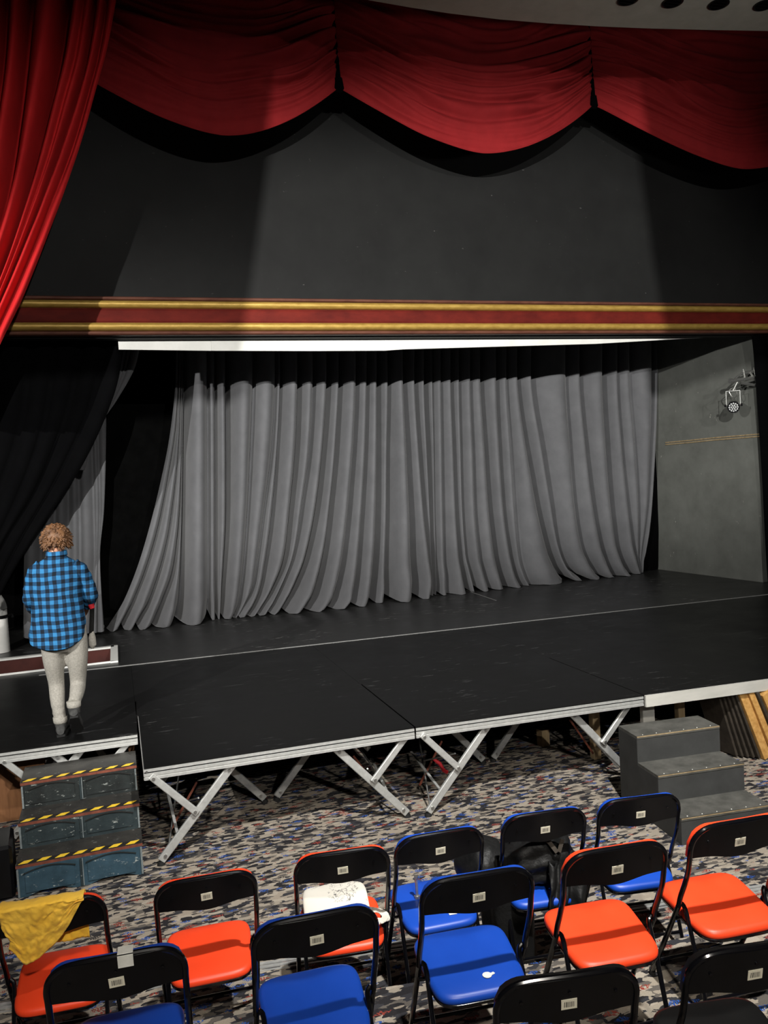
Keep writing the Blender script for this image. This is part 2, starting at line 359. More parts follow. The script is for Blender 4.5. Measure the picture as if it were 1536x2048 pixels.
# ---- unseen flags added to shape three beams and square off the front pool
def add_beam_flags():
    def slab(o, q_, ax, t_): MB().add(q_+[p+ax*t_ for p in q_], [(0, 1, 2, 3), (7, 6, 5, 4), (0, 1, 5, 4), (1, 2, 6, 5), (2, 3, 7, 6), (3, 0, 4, 7)]).build('barn_door', M['void'], o, False)
    def top_flag(o, L, ax, dist, py):
        def hit(px, y=9.1):
            dv = at_y(px, py, y)-L; return L+dv*(dist/dv.dot(ax))
        a_, b_ = hit(100), hit(1500); e_ = b_-a_; a_ = a_-e_*1.2; b_ = b_+e_*.6; up_ = Vector((0, 0, .9*dist+.04))
        slab(o, [a_, b_, b_+up_, a_+up_], ax, .004)
    def low_flag(o, L, ax, dist, z, y=6.0):     # added below the beam to keep it off the carpet and curtain foot
        def hit(p):
            dv = Vector(p)-L; return L+dv*(dist/dv.dot(ax))
        a_, b_ = hit((-2.5, y, z)), hit((9.0, y-.3, z)); e_ = b_-a_; a_ = a_-e_*.3; b_ = b_+e_*.5; dn = Vector((0, 0, -.9*dist-.04))
        slab(o, [a_, b_, b_+dn, a_+dn], ax, .004)
    o = thing('beam_flags', 'unseen black flags added to shape the front spotlight behind the viewer', 'stage light', FOH-Vector((0, 0, .5)))  # flags added to cut and fade the front beam
    ax = (Vector((3.3, 9.75, 3.1))-FOH).normalized()
    def hit(px, py, y=9.75):
        dv = at_y(px, py, y)-FOH; return FOH+dv*(.7/dv.dot(ax))
    for (p1, p2, sg) in (((552, 190), (478, 710), -1), ((1268, 200), (1342, 715), 1)):
        a_, b_ = hit(*p1), hit(*p2); e_ = (a_-b_); a_ = a_+e_*.6; b_ = b_-e_*.02
        out = Vector((sg*1.6, 0, 0)); out = out-ax*out.dot(ax)
        slab(o, [a_, b_, b_+out, a_+out], ax, .01)
    top_flag(o, FOH, ax, .09, 215)
    low_flag(o, FOH, ax, .09, 1.25, 12.0)
    o = thing('beam_flags', 'unseen black flags added to trim the side spotlight left of the viewer', 'stage light', KEY-Vector((0, 0, .5)))  # flags added to hold the side beam off header wall and carpet
    ax = (Vector((3.4, 11.5, 2.8))-KEY).normalized()
    top_flag(o, KEY, ax, .5, 490)
    low_flag(o, KEY, ax, .5, .35)
    o = thing('beam_flags', 'unseen black flags added to trim the front fill lamp behind the viewer', 'stage light', FRONT_FILL-Vector((0, 0, .5)))  # flags added to keep the fill off the swag tops and carpet
    ax = (Vector((3.2, 9.75, 3.0))-FRONT_FILL).normalized()
    top_flag(o, FRONT_FILL, ax, .7, 205)
    low_flag(o, FRONT_FILL, ax, .7, .5)
add_beam_flags()

# ================================================================== SETTING
S = 0.72            # stage height
R1, R2 = 0.06, 0.285 # seating tiers
X0, X1 = -5.0, 12.5
# ---- auditorium floor and seating tiers
nz_l, nz_r = at_z(0, 2008, R1), at_z(1536, 1768, R1)
def line_y(a, b, x): return a.y+(b.y-a.y)*(x-a.x)/(b.x-a.x)
ya, yb = line_y(nz_l, nz_r, X0), line_y(nz_l, nz_r, X1)
fl = MB().prism([(X0, -10.5), (X1, -10.5), (X1, 13.3), (X0, 13.3)], 'z', -.12, 0).build('floor', M['carpet'], None, False); struct(fl)
tr1 = MB().prism([(X0, -10.4), (X1, -10.4), (X1, yb), (X0, ya)], 'z', .0, R1).build('floor_seating_tier', M['carpet'], None, False); struct(tr1)
_e = at_z(803, 1969, R2)   # front edge of the second tier
def e2y(x): return _e.y+(x-_e.x)*(nz_r.y-nz_l.y)/(nz_r.x-nz_l.x)
tr2 = MB().prism([(X0, -10.3), (X1, -10.3), (X1, e2y(X1)), (X0, e2y(X0))], 'z', R1, R2).build('floor_upper_tier', M['carpet'], None, False); struct(tr2)
def along(x, dy, z): return Vector((x, line_y(nz_l, nz_r, x)+dy, z))
mb = MB()
for dy, h in ((-.012, .006), (-.045, .006), (-.075, .004)):
    mb.beam(along(X0, dy, R1+h/2), along(X1, dy, R1+h/2), .022 if dy > -.05 else .012, h, Vector((0, 0, 1)))
struct(mb.build('trim_1', M['alu_dull'], None, False), 'grooved metal nosing strip along the edge of the seating tier')

# ---- permanent stage floor with the footlight trough cut out
T_X, T_Y0, T_Y1 = -.13, 9.72, 10.62
def tape_y(x): return 9.475-.0514*x
mb = MB()
mb.prism([(T_X, tape_y(T_X)), (X1, tape_y(X1)), (X1, 13.3), (T_X, 13.3)], 'z', S-.06, S)
mb.prism([(X0, T_Y1), (T_X, T_Y1), (T_X, 13.3), (X0, 13.3)], 'z', S-.06, S)
mb.prism([(X0, tape_y(X0)), (T_X, tape_y(T_X)), (T_X, T_Y0), (X0, T_Y0)], 'z', S-.06, S)
struct(mb.build('floor_stage', M['deck_old'], None, False))
a, b = Vector((-.9, tape_y(-.9), S+.002)), Vector((8.95, tape_y(8.95), S+.002))
struct(MB().beam(a, b, .028, .004, Vector((0, 0, 1))).build('trim_2', M['alu_dull'], None, False), 'thin pale metal strip along the old stage front')
p, q = at_z(933, 1181, S), at_z(992, 1201, S)
struct(MB().beam(p+Vector((0, 0, .002)), q+Vector((0, 0, .002)), .012, .003, Vector((0, 0, 1))).build('trim_3', M['alu_dull'], None, False), 'short pale floor joint near the grey curtain')
struct(MB().box(((X0+X1)/2, 9.52, S/2-.04), (X1-X0, .06, S-.08)).build('wall_stage_front', M['black'], None, False))

# ---- stage back wall, wing masking, side wall
struct(MB().box(((X0+X1)/2, 13.2, 4.2), (X1-X0, .1, 8.4)).build('wall_back', M['void'], None, False))
wa, wb = Vector((9.108, 9.93, 0)), Vector((8.90, 12.30, 0))
d = (wb-wa).normalized(); n_ = Vector((d.y, -d.x, 0))
wr = MB(); wr.prism([(wa.x, wa.y), (wb.x, wb.y), (wb.x+n_.x*.12, wb.y+n_.y*.12), (wa.x+n_.x*.12, wa.y+n_.y*.12)], 'z', S, 6.0)
wr = struct(wr.build('wall_right', M['side_wall'], None, False))
def on_wall(px, py):
    v = ray(px, py); nn = Vector((d.y, -d.x, 0)); return CAM+v*(nn.dot(wa-CAM)/nn.dot(v))
for k, dz in enumerate((0, -.034)):
    p, q = on_wall(1345, 884), on_wall(1521, 868); e = (q-p).normalized()
    off = -n_*.012+Vector((0, 0, dz))
    MB().tube([p-e*.15+off, p+e*.4+off, (p+q)/2+off+Vector((0, 0, .006)), q+off], .011, 6).build('cable_pipe', M['nosing_edge'], wr)
struct(MB().box((X1-1.0, 12.6, 4.2), (2.9+.9, .1, 7)).build('wall_wing', M['void'], None, False))
struct(MB().box((X0+.05, 11.4, 4.2), (.1, 3.6, 8)).build('wall_left', M['void'], None, False))

# ---- header wall over the proscenium, its moulding and white header board
PY = 9.75
struct(MB().box(((X0+X1)/2, PY+.08, 6.9), (X1-X0, .16, 5.1)).build('wall_front', M['pelmet'], None, False))
tm = MB().box(((X0+X1)/2, PY-.05, 4.58), (X1-X0, .10, .26)).build('trim_4', M['red_paint'], None, False)
struct(tm, 'deep red painted band between two gold mouldings across the stage opening')
def bead(zc, hz, out, mat, name):
    prof = [(0, -hz)]+[(out*sin(pi*k/8)**.8, -hz*cos(pi*k/8)) for k in range(1, 8)]+[(0, hz)]
    poly = [(PY-.1-a_, zc+b_) for a_, b_ in prof]+[(PY-.04, zc+hz), (PY-.04, zc-hz)]
    return MB().prism(poly, 'x', X0, X1).build(name, mat, tm, True, 50)
bead(4.700, .042, .075, M['gold'], 'gold_bead'); bead(4.455, .046, .085, M['gold'], 'gold_bead')
bead(4.765, .022, .05, M['brown_paint'], 'outer_fillet'); bead(4.385, .024, .05, M['brown_paint'], 'outer_fillet')
bead(4.580, .07, .012, M['red_paint'], 'red_fascia')
hb = []
bot = [(.16, 4.248), (1.2, 4.226), (2.4, 4.212), (3.35, 4.208), (3.6, 4.222), (5, 4.248), (6.4, 4.274), (8.0, 4.345), (9.1, 4.395)]
b1 = [p for p in bot if p[0] <= 1.2]; b2 = [p for p in bot if 1.2 <= p[0] <= 3.4]; b3 = [p for p in bot if p[0] >= 3.3]
SYF = PY+.16
hw = MB().prism([(.2, 4.30), (9.1, 4.42), (9.1, 4.70), (.3, 4.70)], 'y', SYF+.03, SYF+.06).build('trim_5', M['header_white'], None, False)
struct(hw, 'white header board hanging under the gold moulding')
for pts, g in ((b1, 0.0), (b2, .012), (b3, .024)):
    MB().prism([(x+(.0015 if i == 0 else 0), z) for i, (x, z) in enumerate(pts)]+[(pts[-1][0], 4.70), (pts[0][0], 4.70)], 'y', SYF-.004-g*.2, SYF+.03).build('header_panel', M['header_white'], hw, False)

# ---- ceiling with a curved front edge
CZ = 7.25
edge = [at_z(x, y, CZ) for x, y in ((0, -330), (300, -150), (500, -62), (735, 0), (820, 15), (900, 27), (1000, 39), (1100, 47), (1200, 53), (1300, 57), (1420, 60), (1536, 62))]
edge = [Vector((X0, edge[0].y-1.0, CZ))]+edge+[Vector((X1, edge[-1].y-1.6, CZ))]
mb = MB(); mb.prism([(X0, -11)]+[(X1, -11)]+[(p.x, p.y) for p in edge[::-1]], 'z', CZ, CZ+.25)
ce = struct(mb.build('ceiling', M['ceiling'], None, False))
for px, py in ((1256, -1), (1345, 4), (1437, 8), (1528, 10)):
    p = at_z(px, py, CZ); th = thing('ceiling_vent', 'x', 'vent', (p.x, p.y, CZ-.014), 'round vents in the cream ceiling')
    th['label'] = {1256: 'round dark ceiling vent, leftmost of the four above the swags', 1345: 'round dark ceiling vent second from the left at the top', 1437: 'round dark ceiling vent third from the left at the top', 1528: 'round dark ceiling vent in the top right corner'}[px]
    rad = .095
    ring = [[Vector((p.x+r*cos(2*pi*k/28), p.y+r*sin(2*pi*k/28), z)) for k in range(28)] for r, z in ((rad+.012, CZ), (rad+.012, CZ-.008), (rad, CZ-.012), (rad-.012, CZ-.004))]
    MB().loft(ring, False).build('rim', M['black_plastic'], th)
    MB().tube([(p.x, p.y, CZ-.006), (p.x, p.y, CZ-.001)], rad, 28).build('grille', M['void'], th)
    for k in range(3):
        MB().box((p.x, p.y+(k-1)*.05, CZ-.007), (rad*1.7, .006, .006)).build('slat', M['black_plastic'], th, False)

# ================================================================== CURTAINS
def cat(pts, t):
    """Catmull-Rom through pts [(x,y)] parametrised by their y, t in 0..1"""
    ys = [p[1] for p in pts]; y = ys[0]+(ys[-1]-ys[0])*t
    for i in range(len(pts)-1):
        if y <= ys[i+1]+1e-9 or i == len(pts)-2: break
    x1, y1 = pts[i]; x2, y2 = pts[i+1]; h = y2-y1; u = (y-y1)/h
    def sl(k):
        if k == 0: return (pts[1][0]-pts[0][0])/(ys[1]-ys[0])
        if k == len(pts)-1: return (pts[-1][0]-pts[-2][0])/(ys[-1]-ys[-2])
        return (pts[k+1][0]-pts[k-1][0])/(ys[k+1]-ys[k-1])
    m1, m2 = sl(i)*h, sl(i+1)*h
    x = (2*u**3-3*u*u+1)*x1+(u**3-2*u*u+u)*m1+(-2*u**3+3*u*u)*x2+(u**3-u*u)*m2
    return x, y
def drape(curves, Y0, nv=60, sub=8, amp=.42, maxamp=.16, zmin=None, seed=1, pool=0.0, yfn=None, sharp=.6, pw=3):
    """curves: valley lines [(pts, depth)], left to right; cloth bulges towards the hall between them"""
    rnd = random.Random(seed); mb = MB(); cols = []
    rows = []
    jl = [rnd.choice((0, .3, .7, 1.0, 1.3)) for _ in range(len(curves)+1)]; jit = [rnd.uniform(.35, .65) for _ in curves]; am = [rnd.uniform(.75, 1.2) for _ in curves]
    for j in range(nv+1):
        t = j/nv; P = []
        for pts, dep in curves:
            x, y = cat(pts, t); P.append((at_y(x, y, Y0), dep))
        row = []
        for i in range(len(P)-1):
            (A, da), (B, db) = P[i], P[i+1]; wdt = max(.01, B.x-A.x)
            a_ = min(maxamp, amp*wdt)*am[i]
            for k in range(sub+(1 if i == len(P)-2 else 0)):
                s_ = k/sub; q = A.lerp(B, s_)
                ss = s_**(math.log(.5)/math.log(jit[i]))
                bu = a_*sin(pi*ss)**sharp
                dep = da*(1-s_)**pw+db*s_**pw
                y_ = Y0-bu+dep+.012*N(q.x*7, t*3, seed)+.02*N(q.x*2.2, t*2.2, seed+5)
                if pool: y_ -= pool*sm(.86, 1.0, t)*(.4+.6*sin(pi*s_))
                lift = 0.0
                if pool:
                    nearv = max(0, 1-min(s_/.30, 1))*jl[i]+max(0, 1-min((1-s_)/.30, 1))*jl[i+1]
                    lift = sm(.90, 1.0, t)*nearv*.11
                    y_ += sm(.86, 1.0, t)*nearv*.10+sm(.8, 1, t)*.035*N(q.x*14, t*16, seed)
                if yfn: y_ += yfn(s_+i, t)
                v = ray(0, 0)
                q = Vector((q.x, y_, q.z+lift))
                if zmin is not None and q.z < zmin+lift*.8: q.z = zmin+lift*.8+.004*sin(i*3+k)
                row.append(q)
        rows.append(row)
    n = len(rows[0]); V = [p for r in rows for p in r]
    Fc = [(j*n+i, j*n+i+1, (j+1)*n+i+1, (j+1)*n+i) for j in range(nv) for i in range(n-1)]
    mb.add(V, Fc); return mb
CY = 12.0
TOPY = 665
def cv(*pts, d=0.03): return ([(pts[0][0], TOPY)]+list(pts), d)
# grey curtain, left half: valley lines read top to bottom
left = [
 cv((352, 720), (349, 790), (338, 880), (322, 960), (300, 1050), (276, 1130), (248, 1200), (213, 1262), d=.0),
 cv((357, 740), (353, 850), (336, 960), (316, 1060), (292, 1140), (268, 1200), (240, 1262), d=.05),
 cv((362, 750), (358, 900), (348, 1000), (336, 1080), (318, 1150), (296, 1210), (268, 1262), d=.05),
 cv((366, 760), (364, 900), (362, 1000), (356, 1080), (345, 1150), (322, 1210), (300, 1262), d=.07),
 cv((368, 770), (366, 900), (365, 1000), (364, 1080), (363, 1150), (360, 1210), (348, 1262), d=.14),
 cv((416, 770), (417, 1000), (418, 1245), d=.03),
 cv((432, 770), (433, 1000), (433, 1243), d=.08),
 cv((455, 770), (456, 950), (455, 1050), (446, 1180), (440, 1243), d=.14),
 cv((508, 770), (503, 900), (497, 1020), (488, 1140), (478, 1205), (462, 1240), d=.04),
 cv((552, 770), (545, 900), (530, 1020), (517, 1120), (505, 1180), (470, 1238), d=.03),
 cv((562, 770), (556, 900), (546, 1030), (532, 1130), (520, 1185), (490, 1236), d=.07),
 cv((599, 770), (594, 900), (583, 1020), (570, 1120), (545, 1180), (508, 1234), d=.10),
 cv((627, 770), (620, 900), (607, 1000), (588, 1110), (560, 1180), (530, 1230), d=.04),
 cv((657, 770), (650, 880), (636, 1010), (615, 1110), (590, 1170), (556, 1226), d=.14),
 cv((680, 770), (674, 880), (662, 1010), (648, 1110), (628, 1180), (600, 1222), d=.12),
 cv((712, 770), (706, 900), (695, 1030), (682, 1130), (664, 1190), (645, 1216), d=.04),
 cv((734, 770), (730, 900), (722, 1030), (714, 1130), (702, 1190), (690, 1210), d=.07),
 cv((757, 770), (757, 900), (755, 1030), (750, 1130), (742, 1180), (735, 1204), d=.17),
 cv((779, 770), (777, 900), (776, 1030), (774, 1100), (772, 1160), (768, 1202), d=.12),
 cv((807, 770), (813, 900), (819, 1030), (822, 1110), (826, 1160), (822, 1198), d=.06),
 cv((831, 770), (838, 900), (848, 1030), (858, 1110), (862, 1150), (856, 1190), d=.16),
 cv((848, 770), (853, 900), (859, 1030), (862, 1100), (864, 1150), (862, 1188), d=.05)]
right = [
 cv((854, 770), (860, 900), (865, 1030), (866, 1100), (866, 1150), (864, 1188), d=.14),
 cv((866, 770), (868, 900), (870, 1030), (872, 1100), (872, 1150), (870, 1188), d=.05),
 cv((882, 770), (884, 900), (886, 1030), (888, 1110), (890, 1150), (890, 1186), d=.03),
 cv((903, 770), (908, 900), (913, 1030), (919, 1110), (924, 1150), (930, 1182), d=.15),
 cv((919, 770), (923, 900), (927, 1030), (933, 1110), (940, 1150), (946, 1180), d=.05),
 cv((940, 770), (945, 900), (950, 1030), (958, 1110), (965, 1150), (972, 1178), d=.04),
 cv((966, 770), (974, 900), (984, 1030), (994, 1110), (1001, 1150), (1008, 1174), d=.13),
 cv((995, 770), (1001, 900), (1010, 1030), (1022, 1110), (1030, 1150), (1040, 1170), d=.07),
 cv((1014, 770), (1022, 900), (1030, 1030), (1038, 1110), (1046, 1150), (1054, 1168), d=.03),
 cv((1038, 770), (1052, 880), (1074, 1000), (1100, 1090), (1120, 1140), (1134, 1164), d=.09),
 cv((1062, 770), (1078, 880), (1098, 1000), (1116, 1090), (1134, 1140), (1156, 1161), d=.06),
 cv((1132, 770), (1138, 880), (1146, 1000), (1160, 1090), (1176, 1130), (1192, 1157), d=.02),
 cv((1159, 770), (1168, 880), (1182, 1000), (1196, 1080), (1210, 1130), (1222, 1154), d=.07),
 cv((1209, 770), (1214, 880), (1221, 1000), (1230, 1080), (1240, 1120), (1256, 1150), d=.09),
 cv((1232, 770), (1240, 880), (1250, 1000), (1260, 1080), (1268, 1120), (1274, 1148), d=.04),
 cv((1258, 770), (1266, 880), (1274, 1000), (1276, 1080), (1274, 1120), (1272, 1147), d=.02),
 cv((1302, 770), (1298, 880), (1294, 1000), (1286, 1080), (1278, 1120), (1276, 1146), d=.03),
 cv((1314, 770), (1310, 880), (1304, 1000), (1295, 1080), (1284, 1120), (1280, 1145), d=.02)]
o = drape([(p_, d_*4) for p_, d_ in left], CY, 80, 12, .85, .30, S+.006, 3, .10, pw=6).build('stage_curtain', M['curtain'], None, True, 180)
tag(o, 'grey backdrop curtain, left half, its left edge trailing across the floor', 'curtain', 'grey backdrop curtains')
o = drape([(p_, d_*4) for p_, d_ in right], CY+.03, 80, 12, .75, .26, S+.006, 4, .08, pw=6).build('stage_curtain', M['curtain'], None, True, 180)
tag(o, 'grey backdrop curtain, right half, reaching to the dark side wall', 'curtain', 'grey backdrop curtains')
# black return at the right end of the backdrop
pts = [cv((1290, 770), (1290, 900), (1280, 1050), (1270, 1100), (1264, 1146), d=.0), cv((1338, 770), (1337, 900), (1333, 1050), (1330, 1100), (1326, 1146), d=.05), cv((1352, 770), (1350, 900), (1345, 1050), (1342, 1100), (1338, 1146), d=0)]
o = drape(pts, CY+.2, 30, 5, .4, .1, S+.006, 8).build('masking_drape', M['drape_black'], None, True, 180)
tag(o, 'narrow black drape between the grey backdrop and the side wall', 'curtain')
# black tab, stage left side: hung behind the moulding and swept off to the left
def bc(*pts, d=.05): return ([(pts[0][0]+6, 650)]+list(pts), d)
tab = [bc((-420, 700), (-440, 900), (-450, 1080)), bc((-300, 700), (-330, 900), (-350, 1080)), bc((-200, 700), (-230, 900), (-280, 1090)),
       bc((-90, 700), (-120, 900), (-210, 1100)), bc((0, 700), (-30, 900), (-150, 1110)), bc((60, 700), (40, 860), (-20, 1020), (-110, 1200), d=.08),
       bc((110, 700), (85, 860), (25, 1020), (-70, 1200), d=.05), bc((160, 700), (132, 830), (72, 980), (5, 1090), (-45, 1200), d=.08), bc((205, 700), (178, 820), (118, 950), (42, 1080), (-20, 1200), d=.05), bc((249, 690), (228, 790), (168, 925), (82, 1055), (28, 1140), (-4, 1200), d=.0)]
o = drape(tab, PY+.42, 50, 7, .35, .12, None, 11).build('black_tab_curtain', M['drape_black'], None, True, 180)
tag(o, 'black curtain swept aside to the left under the gold moulding', 'curtain')
# grey wing leg drapes behind the black tab
def wc(*pts, d=.05): return (list(pts), d)
leg = [wc((60, 700), (55, 900), (48, 1080), (46, 1275)), wc((88, 700), (86, 900), (82, 1080), (80, 1275), d=.12), wc((112, 700), (112, 900), (108, 1080), (106, 1273), d=.1), wc((134, 700), (136, 900), (136, 1080), (134, 1270), d=.12),
       wc((150, 700), (155, 900), (160, 1080), (158, 1268), d=.06), wc((178, 700), (184, 880), (188, 1020), (190, 1120), (184, 1265), d=.06), wc((190, 700), (196, 880), (200, 1020), (196, 1120), (196, 1265), d=.04), wc((212, 700), (212, 880), (208, 1020), (200, 1110), (208, 1262), d=0)]
wd_ = thing('wing_drape', 'grey wing drape hanging behind the person, left of the dark gap', 'curtain', (-.7, 11.4, S))
drape(leg, 11.55, 50, 7, .5, .12, S+.006, 14).build('hanging_panel', M['curtain'], wd_, True, 180)
sw = [wc((243, 700), (226, 760), (196, 835), (150, 940), d=.0), wc((254, 700), (240, 755), (204, 835), (160, 940), d=.05), wc((262, 700), (246, 755), (208, 838), (166, 940), d=.04), wc((279, 700), (268, 740), (234, 800), (196, 858), (172, 940), d=0)]
drape(sw, 10.95, 30, 7, .5, .1, None, 15).build('gathered_panel', M['curtain'], wd_, True, 180)
# black proscenium drape at the right edge
pr = [([(1503, 668), (1507, 700), (1522, 930), (1535, 1165), (1540, 1185)], 0), ([(1533, 668), (1536, 700), (1550, 930), (1562, 1165), (1566, 1187)], .06), ([(1573, 668), (1576, 700), (1590, 930), (1602, 1165), (1606, 1185)], .06), ([(1643, 668), (1646, 700), (1660, 930), (1670, 1165), (1676, 1180)], .0)]
o = drape(pr, PY+.02, 30, 6, .3, .06, S+.006, 17).build('masking_drape', M['drape_black'], None, True, 180)
tag(o, 'black drape edge at the far right beside the side wall', 'curtain')

# red house curtain, swept to the left
def rc(*pts, d=.05): return (list(pts), d)
red = [rc((-330, -80), (-340, 200), (-360, 500), (-420, 790)), rc((-230, -80), (-240, 200), (-270, 500), (-340, 790)), rc((-130, -80), (-145, 200), (-190, 500), (-280, 790)),
       rc((-50, -80), (-62, 150), (-105, 400), (-170, 600), (-240, 790), d=.1), rc((14, -80), (4, 100), (-18, 250), (-60, 420), (-120, 600), (-205, 790), d=.14), rc((64, -80), (48, 100), (34, 222), (13, 359), (-20, 480), (-70, 610), (-160, 790), d=.16),
       rc((146, -80), (120, 100), (93, 212), (65, 325), (36, 430), (-4, 550), (-48, 655), (-120, 790), d=.20), rc((178, -80), (152, 100), (126, 200), (96, 310), (62, 410), (22, 520), (-24, 630), (-105, 790), d=.02),
       rc((200, -80), (174, 100), (147, 200), (117, 290), (80, 395), (38, 500), (-8, 610), (-92, 790), d=.10), rc((224, -80), (199, 90), (172, 195), (140, 300), (101, 400), (58, 510), (12, 615), (-72, 790), d=.06), rc((246, -80), (216, 90), (192, 180), (165, 275), (128, 385), (88, 490), (45, 598), (0, 690), (-48, 790), d=0)]
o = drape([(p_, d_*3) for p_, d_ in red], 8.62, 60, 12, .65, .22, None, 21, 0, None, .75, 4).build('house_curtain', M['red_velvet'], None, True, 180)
tag(o, 'red velvet house curtain swept to the left in deep folds', 'curtain')

# red swags across the top
SWY = 9.12
cusps = [at_y(x, y, SWY) for x, y in ((160, 150), (676, 176), (1184, 210), (1700, 240))]
lows = [at_y(x, y, SWY-.2) for x, y in ((430, 271), (940, 305), (1434, 333))]
def swag(k, label):
    A, B, low = cusps[k], cusps[k+1], lows[k]; rnd = random.Random(40+k); zt = 8.75
    ph = [rnd.uniform(0, 6.28) for _ in range(8)]
    xc = (low.x-A.x)/(B.x-A.x)
    def fn(u, v):
        if v < 0: v = 0
        uu = u; x = A.x+(B.x-A.x)*u
        zc = A.z+(B.z-A.z)*u
        sag1 = zc-low.z; prof = (1-abs(2*u-1)**1.75)
        vv = v**.9
        ze = zt+(zc-zt)*vv
        sag = (.25+(sag1-.25)*vv)*prof
        z = ze-sag
        e = abs(2*u-1)
        env = (.45+1.5*e*(1-e**6))*(1-.80*sm(.70, .97, v))
        f = 0
        w1 = v*8.5+.5*N(v*4, k*3.1)+.35*N(u*2.2, v*6, k+1.5)
        f += .085*abs(sin(pi*w1))**.6
        w2 = v*17+1.3*N(u*3, v*5, k+7)
        f += .030*sin(2*pi*w2)
        # gathered pleats at both ends
        y = SWY-.22*sin(pi*u)**.6*(.35+.65*v)-f*env-.05*N(u*3, v*2.5, k+3)*sin(pi*u)
        return Vector((x, y, z))
    o = thing('swag_curtain', label, 'curtain', (low.x, SWY, low.z), 'red swags across the top of the stage')
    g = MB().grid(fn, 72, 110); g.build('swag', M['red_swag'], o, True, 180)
    # narrow folded hem
    def hem(u, v):
        p = fn(u, 1.0); a_ = 2*pi*v; return p+Vector((0, .006*cos(a_), .009*sin(a_)-.002))
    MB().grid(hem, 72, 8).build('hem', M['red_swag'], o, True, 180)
    return o
s1 = swag(0, 'red velvet swag at the left, partly behind the red house curtain')
s2 = swag(1, 'red velvet swag in the middle of the three, above the stage centre')
s3 = swag(2, 'red velvet swag at the right, running out of the frame')
for k, so in ((1, s1), (2, s2)):
    c_ = cusps[k]
    MB().tube([c_+Vector((-.02, .03, 1.7)), c_+Vector((-.015, .0, .8)), c_+Vector((0, -.02, .06))], [.03, .03, .035], 8).build('gathered_tail', M['drape_black'], so)
    MB().tube([c_+Vector((0, -.03, .09)), c_+Vector((0, -.03, -.02)), c_+Vector((0, -.02, -.06))], [.045, .06, .04], 10).build('tie_end', M['drape_black'], so)

# ================================================================== STAGE PLATFORMS
def rail(parent, a, b, mat, h=.078, th=.05, name='rail'):
    """grooved aluminium edge profile from a to b (points on the top outer edge), outer side to the left of a->b turned to -normal"""
    a = Vector(a); b = Vector(b); dx = (b-a).normalized(); out = Vector((dx.y, -dx.x, 0))
    prof = [(0, 0), (0, -.020), (-.007, -.022), (-.007, -.029), (0, -.031), (0, -.050), (-.005, -.052), (-.005, -.058), (0, -.060), (0, -h), (-th, -h), (-th, 0)]
    mb = MB(); V = [a+out*p+Vector((0, 0, q)) for p, q in prof]+[b+out*p+Vector((0, 0, q)) for p, q in prof]; n = len(prof)
    mb.add(V, [tuple(range(n)), tuple(range(n, 2*n))[::-1]]+[(k, (k+1) % n, n+(k+1) % n, n+k) for k in range(n)])
    return mb.build(name, mat, parent, False)
def bolt(mb, p, axis=Vector((0, -1, 0)), r=.012): mb.tube([p, p+axis*.012], r, 8)
def leg_bar(parent, a, b, name='leg', wd=.058, th=.03, mat='alu', feet=True):
    o = MB().beam(a, b, wd, th, Vector((0, 1, 0)), .005).build(name, M[mat], parent, True, 30)
    d_ = (Vector(b)-Vector(a)).normalized(); mb = MB()
    for t_ in (.06, .94): bolt(mb, Vector(a).lerp(Vector(b), t_)+Vector((0, -th/2, 0)))
    mb.build('bolt', M['bolt'], o)
    if feet:
        p = Vector(b); MB().tube([(p.x, p.y, .025), (p.x, p.y, 0.001)], [.022, .03], 10).build('foot_pad', M['rubber'], o)
    return o
def platform(name, label, pts, mat, rails, rmat='alu', h=.078):
    cx = sum(p[0] for p in pts)/4; cy = sum(p[1] for p in pts)/4
    o = thing(name, label, 'stage platform', (cx, cy, 0), 'stage platforms')
    MB().prism([(p[0], p[1]) for p in pts], 'z', S-.055, S).build('deck_board', M[mat], o, False)
    for i in rails:
        a_, b_ = pts[i], pts[(i+1) % 4]
        a_ = Vector((a_[0], a_[1], S-.010)); b_ = Vector((b_[0], b_[1], S-.010)); dd = (b_-a_).normalized(); ou = Vector((dd.y, -dd.x, 0))*.006
        rail(o, a_+ou, b_+ou, M[rmat], h)
    return o
B0, B1, C1, D1 = (.065, 5.955), (2.07, 5.912), (4.06, 5.80), (9.3, 5.42)
SEAM = 7.37
plA = platform('stage_platform', 'set-back platform above the painted blue steps, metal edge to the front', [(-1.3, 6.87), (.042, 6.825), (.058, 7.845), (-1.3, 7.855)], 'deck_new', (0,))
plB = platform('stage_platform', 'black platform on angled silver legs right of the painted steps', [B0, (2.065, B1[1]), (2.065, SEAM), (.065, SEAM)], 'deck_new', (0, 3))
plC = platform('stage_platform', 'black platform on angled silver legs, middle of the front row', [(2.078, B1[1]), (4.055, C1[1]), (4.055, SEAM), (2.078, SEAM)], 'deck_new', (0,))
plD = platform('stage_platform', 'black platform with a plain white timber edge behind the black steps', [(4.065, C1[1]), (9.3, D1[1]), (9.3, SEAM), (4.065, SEAM)], 'deck_new', ())
plE = platform('stage_platform', 'platform at the left edge of the frame behind the set-back one', [(-3.2, 7.86), (.045, 7.85), (.045, tape_y(0)-.02), (-3.2, tape_y(-3.2)-.02)], 'deck_new', ())
for x0, x1, lb in ((.047, 2.063, 'second-row black platform directly behind the left front platform'), (2.065, 4.058, 'second-row black platform directly behind the middle front platform'), (4.06, 9.3, 'long second-row black platform at the right')):
    pe = platform('stage_platform', lb, [(x0, SEAM+.002), (x1, SEAM+.002), (x1, tape_y(x1)-.02), (x0, tape_y(x0)-.02)], 'deck_old' if False else 'deck_new', ())
    for xx in (x0+.15, x1-.15):
        leg_bar(pe, (xx, 8.9, S-.06), (xx, 8.9, .012), 'leg', mat='alu_dull')
